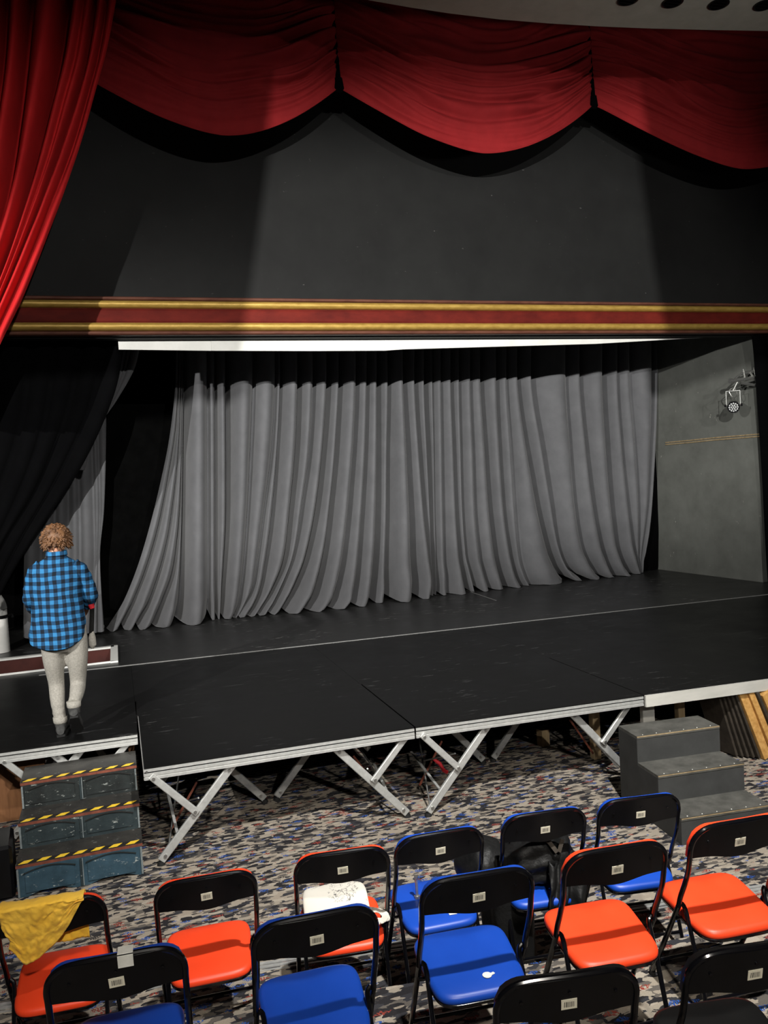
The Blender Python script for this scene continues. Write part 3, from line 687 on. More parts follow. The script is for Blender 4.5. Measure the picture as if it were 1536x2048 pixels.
for xx in (-2.9, -.2): leg_bar(plE, (xx, 8.9, S-.06), (xx, 8.9, .012), 'leg', mat='alu_dull')
MB().beam((4.065, C1[1]-.012, S-.05), (9.3, D1[1]-.012, S-.05), .095, .024, Vector((0, 1, 0))).build('front_fascia', M['white_timber'], plD, False)
# bolts on the rails
mb = MB()
for px, py in ((293, 1543),): bolt(mb, at_y(px, py, 5.955), r=.009)
mb.build('bolt', M['bolt'], plB)
zt = S-.08
def legs(o, x0, x1, y, spread=.62, dy=0):
    leg_bar(o, (x0+spread, y, zt), (x0+.07, y+dy, .03)); leg_bar(o, (x1-spread, y, zt), (x1-.07, y+dy, .03))
    for sx, xe in ((1, x0), (-1, x1)):
        a_ = Vector((xe+sx*.04, y-.032, zt+.02)); top = Vector((xe+sx*spread, y, zt)); ft = Vector((xe+sx*.07, y+dy, .03))
        b_ = top.lerp(ft, .50)+Vector((0, -.032, 0)); leg_bar(o, a_, b_, 'brace', .05, .026, 'alu', False)
legs(plB, .065, 2.065, 5.985); legs(plC, 2.078, 4.055, 5.93)
# rear legs of the front row lean inwards and meet mid-span
for o, x0, x1 in ((plB, .065, 2.065), (plC, 2.078, 4.055)):
    xm = (x0+x1)/2
    leg_bar(o, (xm-.60, 6.80, zt), (xm-.05, 6.78, .03), mat='alu_dull'); leg_bar(o, (xm+.60, 6.80, zt), (xm+.05, 6.78, .03), mat='alu_dull')
    leg_bar(o, (x0+.12, 6.78, .30), (x0+.42, 6.80, zt), 'brace', .05, .026, 'alu_dull', False); leg_bar(o, (x1-.12, 6.78, .3), (x1-.42, 6.80, zt), 'brace', .05, .026, 'alu_dull', False)
    for xe, sg in ((x0, 1), (x1, -1)):
        MB().tube([(xe+sg*.12, 6.02, .05), (xe+sg*.30, 6.74, .5)], .007, 6).build('tie_wire', M['bolt'], o)
        MB().tube([(xe+sg*.36, 6.02, .42), (xe+sg*.14, 6.74, .12)], .007, 6).build('tie_wire', M['bolt'], o)
        MB().beam((xe+sg*.20, 6.0, .17), (xe+sg*.17, 6.55, .30), .02, .01, Vector((0, 0, 1))).build('side_bar', M['alu_dull'], o, False)
        MB().beam((xe+sg*.16, 6.35, .08), (xe+sg*.38, 6.35, .42), .016, .010).build('red_lock_bar', M['rust'], o, False)
MB().tube([(2.36, 6.3, .30), (2.40, 6.28, .26), (2.43, 6.27, .20), (2.46, 6.27, .18)], .016, 8).build('red_strap', M['red_strap'], plC)
legs(plA, -1.0, .02, 6.90, .62)
for xe in (-.85, -.1): leg_bar(plA, (xe+.3*(1 if xe < -.5 else -1), 7.6, zt), (xe, 7.6, .03), mat='alu_dull')
for px, py, h_ in ((1192, 1517, S-.08), (1296, 1500, S-.1)):
    p = at_z(px, py, 0); MB().box((p.x, p.y, h_/2), (.075, .075, h_), None, .006).build('timber_post', M['wood_pine'], plC if px < 1250 else plD, False)
p = at_z(1362, 1490, 0); MB().box((p.x, p.y, .31), (.07, .07, .62), None, .006).build('timber_post', M['wood_pine'], plD, False)
MB().box((4.3, 6.1, .32), (.12, .05, .64), None, .004).build('timber_post', M['white_timber'], plD, False)
# footlight trough
tr = thing('footlight_trough', 'long white-rimmed trough with dark red inside, at the old stage front', 'trough', (-1.5, 10.1, S-.3))
tx0 = -3.0
for nm, a_, b_ in (('rim', (tx0, T_Y0), (T_X, T_Y0)), ('rim', (tx0, T_Y1), (T_X, T_Y1)), ('rim', (T_X, T_Y0-.03), (T_X, T_Y1+.04))):
    wd = .02 if a_[1] == T_Y0 and b_[1] == T_Y0 else .085
    MB().beam((a_[0], a_[1], S+.012), (b_[0], b_[1], S+.012), wd, .022, Vector((0, 0, 1)), .003).build(nm, M['white_gloss'], tr, False)
MB().box(((tx0+T_X)/2, T_Y1-.02, S-.15), (T_X-tx0, .03, .30)).build('back_board', M['trough_red'], tr, False)
MB().box((T_X-.02, (T_Y0+T_Y1)/2, S-.15), (.03, T_Y1-T_Y0, .3)).build('end_board', M['brown_paint'], tr, False)
MB().box(((tx0+T_X)/2, (T_Y0+T_Y1)/2, S-.30), (T_X-tx0, T_Y1-T_Y0, .02)).build('bottom_board', M['dark_wood'], tr, False)
MB().box(((tx0+T_X)/2, T_Y0+.02, S-.15), (T_X-tx0, .03, .30)).build('front_board', M['trough_red'], tr, False)

# ================================================================== PAINTED BLUE STEPS
def steps():
    o = thing('painted_steps', 'dark blue painted wooden steps with yellow and black striped edges', 'steps', (-.39, 6.3, 0))
    XL, XR, y0 = -.79, .012, 5.91
    zs = (at_y(37, 1731, y0).z, .395, .585)
    ys = (y0, at_z(37, 1647, .395).y, at_z(36, 1567, .585).y)
    print('STEPS', zs, ys)
    ye = 6.83
    dy = -.045  # right end sits slightly nearer
    def yy(y, x): return y+dy*(x-XL)/(XR-XL)*1.0
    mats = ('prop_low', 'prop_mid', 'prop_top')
    zprev = 0.0
    for k in range(3):
        z = zs[k]; y = ys[k]; yn = ys[k+1] if k < 2 else ye
        z0 = zprev; h = z-z0
        # riser: two framed panels with arched tops, a centre stile
        r = MB()
        poly = [(XL, z0+.0), (XL, z-.02), (XR, z-.02), (XR, z0)]
        if k == 0:   # arched cut-outs along the floor
            pts = [(XR, 0.0)]
            for xa, xb in ((XR-.03, (XL+XR)/2+.05), ((XL+XR)/2-.05, XL+.06)):
                pts += [(xa+(xb-xa)*t_/8, .035*sin(pi*t_/8)) for t_ in range(9)]
            pts += [(XL, 0.0), (XL, z-.02), (XR, z-.02)]; poly = pts
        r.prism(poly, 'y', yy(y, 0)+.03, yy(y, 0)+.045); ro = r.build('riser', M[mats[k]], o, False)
        xm = (XL+XR)/2
        for xa, xb in ((XL+.02, xm-.012), (xm+.012, XR-.02)):
            # recessed-look field with an arched top, plus a raised arch moulding
            fld = [(xa+.03, z0+.03), (xb-.03, z0+.03)]+[(xb-.03-(xb-xa-.06)*t_/10, z-.065+.028*sin(pi*t_/10)) for t_ in range(11)]
            MB().prism(fld, 'y', yy(y, 0)+.022, yy(y, 0)+.032).build('panel', M[mats[k]], ro, False)
            arch = [Vector((xb-.02-(xb-xa-.04)*t_/12, yy(y, 0)+.022, z-.055+.030*sin(pi*t_/12))) for t_ in range(13)]
            MB().tube(arch, .004, 5).build('arch_moulding', M['black_tape'] if k else M['prop_top'], ro)
        for xs in (XL+.006, xm, XR-.006): MB().box((xs, yy(y, 0)+.026, z0+h/2-.008), (.012, .012, h-.03)).build('stile', M['prop_edge'] if xs != xm else M['prop_mid'], ro, False)
        MB().box((xm+.012, yy(y, 0)+.026, z0+h/2-.008), (.006, .012, h-.03)).build('stile', M['prop_edge'], ro, False)
        # tread with plywood edge and striped tape
        tr_ = MB().prism([(XL-.006, y-.002), (XR+.006, y-.002), (XR+.006, yn+(.05 if k < 2 else -.01)), (XL-.006, yn+(.05 if k < 2 else -.01))], 'z', z-.02, z).build('tread', M['prop_tread'], o, False)
        MB().box((xm, y-.004, z-.011), (XR-XL+.012, .006, .018)).build('edge_strip', M['rust'], tr_, False)
        MB().box((xm, y+.026, z+.0015), (XR-XL, .05, .003)).build('tape', M['black_tape'], tr_, False)
        nst = 7
        for q in range(nst):
            xa = XL+.01+q*(XR-XL)/nst; wq = .058
            poly = [(xa, y+.004), (xa+wq, y+.004), (xa+wq+.035, y+.048), (xa+.035, y+.048)]
            MB().prism(poly, 'z', z+.002, z+.0045).build('tape_stripe', M['yellow_tape'], tr_, False)
        zprev = z
    # side boards with stepped outline
    for xs in (XL, XR-.02):
        prof = [(ys[0]+.03, 0), (ys[0]+.03, zs[0]-.02), (ys[1]+.03, zs[0]-.02), (ys[1]+.03, zs[1]-.02), (ys[2]+.03, zs[1]-.02), (ys[2]+.03, zs[2]-.02), (ye, zs[2]-.02), (ye, 0)]
        MB().prism(prof, 'x', xs, xs+.02).build('side_board', M['black'], o, False)
    return o
steps()
# brown board and dark flat under the left platform
o = MB().box((-1.15, 7.35, .30), (.9, .03, .60)).build('plywood_board', M['wood_brown'], None, False); tag(o, 'brown wooden board standing under the set-back platform at the left edge', 'board')
o = MB()
o.box((-1.35, 6.05, .18), (1.06, .36, .36), Matrix.Rotation(radians(4), 3, 'Z'), .02); o = o.build('black_box', M['black_plastic'], None, True); tag(o, 'black box on the carpet left of the painted steps', 'box')
o = MB().box((-.32, 7.3, .56), (.62, .05, .07)).build('timber_rail', M['wood_brown'], None, False)
o.parent = plA; o.location = o.location-plA.location
MB().box((-.01, 7.06, .33), (.05, .05, .62)).build('timber_post', M['wood_brown'], plA, False)

# ================================================================== BLACK STEPS
def black_steps():
    fl0 = at_z(1243, 1598, 0); fr = at_z(1508, 1608, 0)
    # frame: u along the width, v towards the audience
    A = at_z(1263, 1453, .60); 
    Bk = at_z(1236, 1441, .60)
    u = Vector((cos(radians(-6)), sin(radians(-6)), 0)); v = Vector((u.y, -u.x, 0))
    wdt = .70; dpt = .285; hs = (.19, .39, .59)
    org = fl0.copy()
    o = thing('black_steps', 'plain black wooden three-step unit in front of the white-edged platform', 'steps', (org.x+.3, org.y-.3, 0))
    def P(a_, b_, z): return org+u*a_+v*b_+Vector((0, 0, z))
    for k in range(3):            # k=0 lowest, furthest forward
        z = hs[k]; b1_ = dpt*(3-k); b0_ = dpt*(2-k)
        mb = MB(); q = [P(0, b0_, z-.02), P(wdt, b0_, z-.02), P(wdt, b1_+.004, z-.02), P(0, b1_+.004, z-.02)]
        mb.add(q+[p+Vector((0, 0, .02)) for p in q], [(3, 2, 1, 0), (4, 5, 6, 7), (0, 1, 5, 4), (1, 2, 6, 5), (2, 3, 7, 6), (3, 0, 4, 7)])
        tr_ = mb.build('tread', M['step_dust'], o, False)
        z0 = hs[k-1] if k else 0.0
        q = [P(0, b1_-.018, z0-.02 if k else 0), P(wdt, b1_-.018, z0-.02 if k else 0), P(wdt, b1_, z0-.02 if k else 0), P(0, b1_, z0-.02 if k else 0)]
        t_ = z-.02
        MB().add(q+[Vector((p.x, p.y, t_)) for p in q], [(3, 2, 1, 0), (4, 5, 6, 7), (0, 1, 5, 4), (1, 2, 6, 5), (2, 3, 7, 6), (3, 0, 4, 7)]).build('riser', M['step_black'], o, False)
        MB().beam(P(0, b1_+.002, z-.004), P(wdt, b1_+.002, z-.004), .006, .008, Vector((0, 0, 1))).build('worn_edge', M['nosing_edge'], tr_, False)
        for q_ in range(6):
            p = P(.06+q_*.115, b1_-.02, z); MB().tube([p, p+Vector((0, 0, .003))], .004, 6).build('screw', M['tape_white'], tr_)
    prof = [(0, 0), (0, hs[2]-.02), (dpt-.002, hs[2]-.02), (dpt-.002, hs[1]-.02), (2*dpt-.002, hs[1]-.02), (2*dpt-.002, hs[0]-.02), (3*dpt-.002, hs[0]-.02), (3*dpt-.002, 0)]
    for a_ in (-.001, wdt-.017):
        mb = MB(); n = len(prof); V = [P(a_, b_, z) for b_, z in prof]+[P(a_+.018, b_, z) for b_, z in prof]
        mb.add(V, [tuple(range(n)), tuple(range(n, 2*n))[::-1]]+[(k, (k+1) % n, n+(k+1) % n, n+k) for k in range(n)]).build('side_board', M['step_black'], o, False)
    q = P(wdt*.5, .01, .28)
    MB().beam(P(.02, .01, .285), P(wdt-.02, .01, .285), .56, .014, v).build('back_board', M['step_black'], o, False)
black_steps()

# ================================================================== LEANING TIMBER AT THE RIGHT
bx = 4.98
specs = [('dark_wood', .022)]*5+[('osb', .075), ('osb', .055), ('dark_wood', .03), ('osb', .12), ('osb', .09)]
labs = ['dark board leaning at the left end of the stack under the right platform', 'second dark board from the left in the leaning stack', 'third dark board from the left in the leaning stack', 'fourth dark board from the left in the leaning stack', 'fifth dark board, next to the orange chipboard', 'wide orange chipboard plank leaning right of the dark boards', 'second orange chipboard plank in the leaning stack', 'dark batten between the chipboard planks', 'broad chipboard plank at the right edge of the frame', 'outermost chipboard plank, cut by the right edge of the frame']
for k, (mt, wd) in enumerate(specs):
    lean = -.16-.012*k; h_ = .60
    b_ = Vector((bx+wd/2+.06, 6.02-.03*k, .012)); t_ = b_+Vector((lean, .03, h_))
    o = MB().beam(b_, t_, wd, .30, Vector((0, 1, 0)), .003).build('timber_board', M[mt], None, False); tag(o, labs[k], 'board', 'boards leaning under the platform')
    bx += wd+.012
p = at_z(1087, 1491, 0); o = MB().box((p.x, p.y, .08), (.085, .10, .16), Matrix.Rotation(.15, 3, 'Z'), .006).build('wooden_block', M['wood_pine'], None, False); tag(o, 'small pale wooden block on the carpet under the stage', 'block')

# ================================================================== CHAIRS
def curve_pts(pts, n=6):
    """smooth polyline through 3-D points"""
    P = [Vector(p) for p in pts]; out = []
    for i in range(len(P)-1):
        p0 = P[i-1] if i else P[0]*2-P[1]; p3 = P[i+2] if i+2 < len(P) else P[-1]*2-P[-2]
        for k in range(n):
            t_ = k/n; out.append(.5*((2*P[i+1-1])+(P[i+1]-p0)*t_+(2*p0-5*P[i]+4*P[i+1]-p3)*t_*t_+(3*P[i]-p0-3*P[i+1]+p3)*t_**3))
    out.append(P[-1]); return out
CW = .222   # half width at tube centre
def by(z): return -.156-.25*(z-.719)          # plane of the backrest
def seat_top(y): return .402+.105*(y+.2)
def chair_meshes(vin):
    D = {}
    # U tube: up the left side, over the top, down the right side to the seat hinge
    side = [(-.055, .455), (-.075, .51), (-.108, .575), (-.138, .645), (by(.72), .72), (by(.765), .765)]
    L_ = [(-CW, y, z) for y, z in side]+[(-CW+.012, by(.805), .805), (-CW+.046, by(.838), .838), (-CW+.10, by(.850), .850)]
    Rr = [(-x, y, z) for x, y, z in L_[::-1]]
    D['back_frame'] = MB().tube(curve_pts(L_+[(0, by(.852)-.004, .853)]+Rr, 4), .0115, 10).mesh('back_frame', M['black_metal'])
    D['legf'] = [MB().tube([(s_*CW, -.055, .455), (s_*CW, .07, .23), (s_*CW, .195, .005)], .0115, 10).mesh('leg', M['black_metal']) for s_ in (-1, 1)]
    xr = CW-.026
    D['legr'] = [MB().tube(curve_pts([(s_*(CW-.010), -.05, .465), (s_*xr, -.062, .44), (s_*xr, -.11, .33), (s_*xr, -.225, .005)], 4), .010, 10).mesh('leg', M['black_metal']) for s_ in (-1, 1)]
    D['foot'] = [MB().tube([(x, y, .03), (x, y, .0)], .0145, 10).mesh('foot_cap', M['rubber']) for x, y in ((-CW, .19), (CW, .19), (-xr, -.222), (xr, -.222))]
    D['str'] = [MB().tube([(-CW, .135, .10), (CW, .135, .10)], .008, 8).mesh('stretcher', M['black_metal']), MB().tube([(-xr, -.19, .105), (xr, -.19, .105)], .008, 8).mesh('stretcher', M['black_metal']),
                MB().tube([(-CW, -.03, .385), (CW, -.03, .385)], .007, 8).mesh('stretcher', M['black_metal'])]
    # backrest plate, gently bowed, lower edge dipping in the middle
    def plate(zlo, zhi, xw, off, th, dip, mat, nm):
        n = 26; V = []; Fc = []
        def low(x): return zlo-dip*(.5+.5*cos(pi*min(1, abs(x)/(xw*.72))))
        def hi(x):
            e = max(0, abs(x)-(xw-.085))/.085; return zhi-.085*(1-sqrt(max(0, 1-e*e)))
        for i in range(n+1):
            x = -xw+2*xw*i/n; x = max(-xw+.0001, min(xw-.0001, x)); a_, b_ = low(x), hi(x)
            for j in range(5):
                z = a_+(b_-a_)*j/4; V.append((x, by(z)+off-.014*(1-(x/xw)**2), z))
        m_ = 5; base = len(V)
        V2 = [(x, y+th, z) for x, y, z in V]
        for i in range(n):
            for j in range(4):
                q = (i*m_+j, (i+1)*m_+j, (i+1)*m_+j+1, i*m_+j+1); Fc.append(q); Fc.append(tuple(base+k for k in q[::-1]))
            for j in (0, 4): Fc.append((i*m_+j, (i+1)*m_+j, base+(i+1)*m_+j, base+i*m_+j))
        for j in range(4):
            for i in (0, n): Fc.append((i*m_+j, i*m_+j+1, base+i*m_+j+1, base+i*m_+j))
        return MB().add(V+V2, Fc).mesh(nm, mat, True, Vector((0, 0, 0)), 50)
    D['backrest'] = plate(.712, .852, CW-.004, -.004, .012, .020, M['black_plastic'], 'backrest')
    D['pad'] = plate(.709, .8585, CW+.001, .010, .022, .022, M[vin], 'back_pad')
    D['screw'] = [MB().tube([(x, by(z)-.004-.014*(1-(x/CW)**2)+.002, z), (x, by(z)-.008-.014*(1-(x/CW)**2), z-.001)], .0055, 8).mesh('screw', M['black_metal']) for x, z in ((-.15, .785), (.0, .805), (.15, .785))]
    D['label'] = MB().box((0, 0, 0), (.05, .0016, .038), Matrix.Rotation(radians(-2), 3, 'Y')).mesh('barcode_label', M['barcode'], False)
    # seat: rounded trapezoid cushion over a black pan
    def outline(sc, n=48):
        pts = []
        for i in range(n):
            a_ = 2*pi*i/n; c_, s_ = cos(a_), sin(a_); e = 2/5.4
            x = abs(c_)**e*(1 if c_ >= 0 else -1); y = abs(s_)**e*(1 if s_ >= 0 else -1)
            hw_ = .196+.010*y
            pts.append((x*hw_*sc, -.008+y*.196*sc))
        return pts
    def ring(sc, dz): return [Vector((x, y, seat_top(y)-.032+dz)) for x, y in outline(sc)]
    D['seat'] = MB().loft([ring(.98, -.008), ring(1.0, .0), ring(1.0, .012), ring(.978, .022), ring(.91, .028), ring(.55, .031), ring(.1, .032)]).mesh('seat', M[vin], True, Vector((0, 0, 0)), 70)
    D['pan'] = MB().loft([ring(.90, -.022), ring(.985, -.020), ring(1.005, -.006), ring(.99, -.004)]).mesh('seat_pan', M['black_metal'], True, Vector((0, 0, 0)), 60)
    return D
CM = {v: chair_meshes('vinyl_'+v) for v in ('red', 'blue', 'black')}
CHAIRS = {}
def ch(parent, name, me):
    o = bpy.data.objects.new(name, me); C.objects.link(o); o.parent = parent; return o
def chair(key, colr, L, R, tier, label, z_ref=.715):
    a_, b_ = at_z(*L, tier+z_ref), at_z(*R, tier+z_ref); mid = (a_+b_)/2; yaw = atan2(b_.y-a_.y, b_.x-a_.x)
    yl = by(z_ref)
    loc = Vector((mid.x-(-sin(yaw))*yl, mid.y-cos(yaw)*yl, tier))
    D = CM[colr]; o = thing('folding_chair', label, 'chair', loc, 'folding chairs in rows facing the stage', yaw)
    ch(o, 'back_frame', D['back_frame'])
    for me in D['legf']+D['legr']: ch(o, 'leg', me)
    for me in D['foot']: ch(o, 'foot_cap', me)
    for me in D['str']: ch(o, 'stretcher', me)
    bk = ch(o, 'backrest', D['backrest']); ch(bk, 'back_pad', D['pad'])
    for me in D['screw']: ch(bk, 'screw', me)
    lb = ch(bk, 'barcode_label', D['label']); lb.location = (.0, by(.762)-.0192, .762); lb['label'] = 'cream barcode sticker'
    lb.rotation_euler = (radians(14), 0, 0)
    st = ch(o, 'seat', D['seat']); ch(st, 'seat_pan', D['pan'])
    CHAIRS[key] = o; return o
chair('c1', 'red', (3.6, 1875), (206, 1840), R1, 'red-seated folding chair at the left with a yellow cloth over its back')
chair('c2', 'red', (322, 1823), (504, 1790), R1, 'red-seated folding chair right of the one with the yellow cloth')
chair('c4', 'red', (602, 1766), (767, 1742), R1, 'red-seated folding chair holding the white cloth bag')
chair('c6', 'blue', (797, 1729), (958, 1701), R1, 'blue-seated folding chair with a small metal bolt standing on it')
chair('c8', 'blue', (1014, 1683), (1159, 1662), R1, 'blue-seated folding chair with the black coat heaped on it')
chair('c10', 'blue', (1204, 1651), (1349, 1633), R1, 'blue-seated folding chair nearest the black steps')
chair('c3', 'blue', (107, 2006), (362, 1956), R2, 'blue-seated folding chair with white tape over the top of its back')
chair('c5', 'blue', (515, 1920), (746, 1873), R2, 'blue-seated folding chair at bottom centre left, in front of the bag chair')
chair('c7', 'blue', (854, 1827.5), (1052, 1793.5), R2, 'empty blue-seated folding chair with a round white sticker on its seat')
chair('c9', 'red', (1140, 1770), (1315.5, 1740), R2, 'red-seated folding chair right of the round-stickered blue one')
chair('c11', 'red', (1386, 1714), (1556, 1684), R2, 'red-seated folding chair at the right edge of the frame')
chair('c12', 'black', (985, 2006), (1281, 1965), R2, 'all-black folding chair at the bottom, left of the other black one', .79)
chair('c13', 'black', (1356, 1950), (1650, 1905), R2, 'all-black folding chair in the bottom right corner', .79)
def on_chair(key, x, y, z):
    o = CHAIRS[key]; r = Matrix.Rotation(o.rotation_euler.z, 3, 'Z'); return o.location+r @ Vector((x, y, z))
def stick(key, name, mb, mat, label=None):
    o = ch(CHAIRS[key], name, mb.mesh(name, M[mat], True)); 
    if label: o['label'] = label
    return o
# tape and seat stickers
stick('c3', 'tape_piece', MB().box((.035, by(.845)-.020, .840), (.05, .003, .045), Matrix.Rotation(.2, 3, 'X')).box((.035, by(.86)+.006, .8665), (.05, .045, .003)), 'tape_white', 'white tape folded over the top')
def seat_label(key, x, y, wd, dp): stick(key, 'seat_sticker', MB().box((x, y, seat_top(y)+.0012), (wd, dp, .0016), Matrix.Rotation(.105, 3, 'X')), 'tape_white', 'white seat label')
z_ = seat_top(-.125)
stick('c7', 'seat_sticker', MB().tube([(.035, -.125, z_), (.035, -.125, z_+.002)], [.019, .019], 12).box((.058, -.122, z_+.0015), (.018, .012, .0016), Matrix.Rotation(.4, 3, 'Z')), 'tape_white', 'round white sticker')
seat_label('c6', .06, -.135, .04, .022); seat_label('c5', .075, -.17, .045, .026)

# bolt on the blue seat
p = on_chair('c6', -.075, .035, seat_top(.035)-.001)
o = thing('metal_bolt', 'small metal bolt standing upright on a blue seat', 'bolt', p)
MB().tube([p, p+Vector((0, 0, .014))], .016, 6).build('nut', M['chrome'], o, False)
MB().tube([p+Vector((0, 0, .014)), p+Vector((0, 0, .105))], .0075, 10).build('shank', M['chrome'], o)
MB().tube([p+Vector((0, 0, .105)), p+Vector((0, 0, .118))], .011, 6).build('head', M['bolt'], o, False)

# yellow cloth over the back of the left chair
def cloth_on_back():
    key = 'c1'; o_ = CHAIRS[key]
    def fn(u, v):
        # u across, v from front flap (0) over the top to the back flap (1)
        x = -.20+.345*u
        top = .868
        sb = 0
        if v < .36:      # front flap hangs on the seat side
            s_ = (.36-v)/.36; z = top-.235*s_*(.25+.75*sm(.15, .6, u)); y = by(.86)+.036+.03*s_
        elif v < .44:
            s_ = (v-.36)/.08; z = top+.008*sin(pi*s_); y = by(.86)+.036-.075*s_
        else:
            s_ = (v-.44)/.56; prof = .25*(1-sm(.33, 1.03, u))+.025+.014*sin(u*11); prof *= (.72+.28*sm(0, .2, u))
            z = top-s_*prof; y = by(max(z, .60))-.040; x += .02*s_*(1-u)+.03*s_*N(u*2, s_*2)
        wr_ = .016*N(u*6+v*2, v*5, 2)+.012*abs(N(u*9-v*6, v*4+u*5, 9))+.005*N(u*22, v*20, 4)
        y += -abs(wr_) if v > .4 else abs(wr_); z += .010*N(u*5, v*7, 1)*(1 if v > .44 or v < .36 else .5)+.05*(u-.5)*0
        return on_chair(key, x, y, z)
    mb = MB().grid(fn, 50, 70); o = mb.build('yellow_cloth', M['yellow_cloth'], None, True, 180)
    md = o.modifiers.new('thickness', 'SOLIDIFY'); md.thickness = .003
    tag(o, 'crumpled yellow cloth draped over the back of a red chair', 'cloth')
cloth_on_back()
# white tote bag lying on the red seat
def tote():
    base = on_chair('c4', .0, .0, seat_top(0)-.004)
    o = thing('cloth_bag', 'white cloth tote bag with a black line drawing lying on a red seat', 'bag', base, None, CHAIRS['c4'].rotation_euler.z)
    V = []
    def fn(u, v):
        th = pi*v; a_ = 2*pi*u; e = .42
        cx, sy_ = cos(a_), sin(a_); x = abs(cx)**e*(1 if cx >= 0 else -1)*.165; y = abs(sy_)**e*(1 if sy_ >= 0 else -1)*.17
        r = sin(th)**.45; z = .028-.026*cos(th)
        lump = .018*N(x*r*9, y*r*9, 3)*sin(th)+.075*sm(-.05, .17, y*r)*(1 if v > .5 else 0)
        return Vector((x*r-.02, y*r, max(.002, z+lump*(1 if v > .5 else .1))))
    me = MB().grid(fn, 44, 22).mesh('bag_body', M['tote'], True, Vector((0, 0, 0)), 180); ch(o, 'bag_body', me)
    for s_ in (0, 1):
        pts = curve_pts([(.10-.05*s_, -.13, .05), (.16, -.16-.02*s_, .062), (.205, -.13+.03*s_, .045), (.185, -.06, .05), (.13, -.05+.02*s_, .055)], 6)
        mb = MB()
        for i in range(len(pts)-1): mb.beam(pts[i], pts[i+1]+(pts[i+1]-pts[i])*.2, .034, .004, Vector((0, 0, 1)))
        ch(o, 'handle', mb.mesh('handle', M['tote'], False))
    mb = MB().grid(lambda u, v: Vector((-.10+.17*u, -.15-.05*v+.012*N(u*8, v*5), .05-.02*v+.02*abs(N(u*9, v*6, 5)))), 22, 12)
    ch(o, 'crumpled_edge', mb.mesh('crumpled_edge', M['tote'], True, Vector((0, 0, 0)), 180))
tote()
# black coat heaped on the blue chair, hanging to the floor on the left
def coat():
    base = on_chair('c8', -.05, .0, R1)
    rz = CHAIRS['c8'].rotation_euler.z
    o = thing('black_coat', 'black coat and bag heaped on a blue chair, hanging down its left side', 'coat', CHAIRS['c8'].location.copy(), None, rz)
    def heap(d):
        return 1+.22*N(d.x*2.2, d.y*2.2, d.z*2.2+4)+.10*abs(N(d.x*6, d.y*6, d.z*4))+.05*N(d.x*12, d.y*12, d.z*9)
    me = MB().sphere((.02, .00, .545), (.20, .14, .13), 48, 28, heap).mesh('heap', M['black_fabric'], True, Vector((0, 0, 0)), 180); ch(o, 'heap', me)
    def fall(u, v):
        x = .02+.20*u-.05*v; y = -.15-.07*sin(v*pi*.6)-.02*sin(u*14+v*3)-.02*N(u*4, v*4); z = .58-.30*v-.03*sin(u*7)
        return Vector((x, y, z))
    ob = ch(o, 'hanging_front', MB().grid(fall, 36, 24).mesh('hanging_front', M['black_fabric'], True, Vector((0, 0, 0)), 180)); ob.modifiers.new('thickness', 'SOLIDIFY').thickness = .008
    def bag(d): return (1+.13*N(d.x*2, d.y*2, d.z*2+9)+.06*abs(N(d.x*7, d.y*7, d.z*5)))
    ch(o, 'side_bundle', MB().sphere((-.27, .05, .50), (.15, .15, .15), 40, 24, bag).mesh('side_bundle', M['black_fabric'], True, Vector((0, 0, 0)), 180))
    def hang(u, v):
        a_ = 2*pi*u; r = 1+.10*sin(5*a_)+.06*N(cos(a_)*2, sin(a_)*2, v*3)
        return Vector((-.16+(.145-.02*v)*cos(a_)*r, -.02+.12*sin(a_)*r, .50-.495*v))
    ch(o, 'hanging_side', MB().grid(hang, 44, 20).mesh('hanging_side', M['black_fabric'], True, Vector((0, 0, 0)), 180))
    mb = MB().beam((.03, -.13, .68), (.07, -.155, .62), .022, .004, Vector((0, 1, 0))).beam((.11, -.135, .675), (.08, -.155, .62), .022, .004, Vector((0, 1, 0)))
    ch(o, 'strap', mb.mesh('strap', M['dark_wood'], False))
coat()

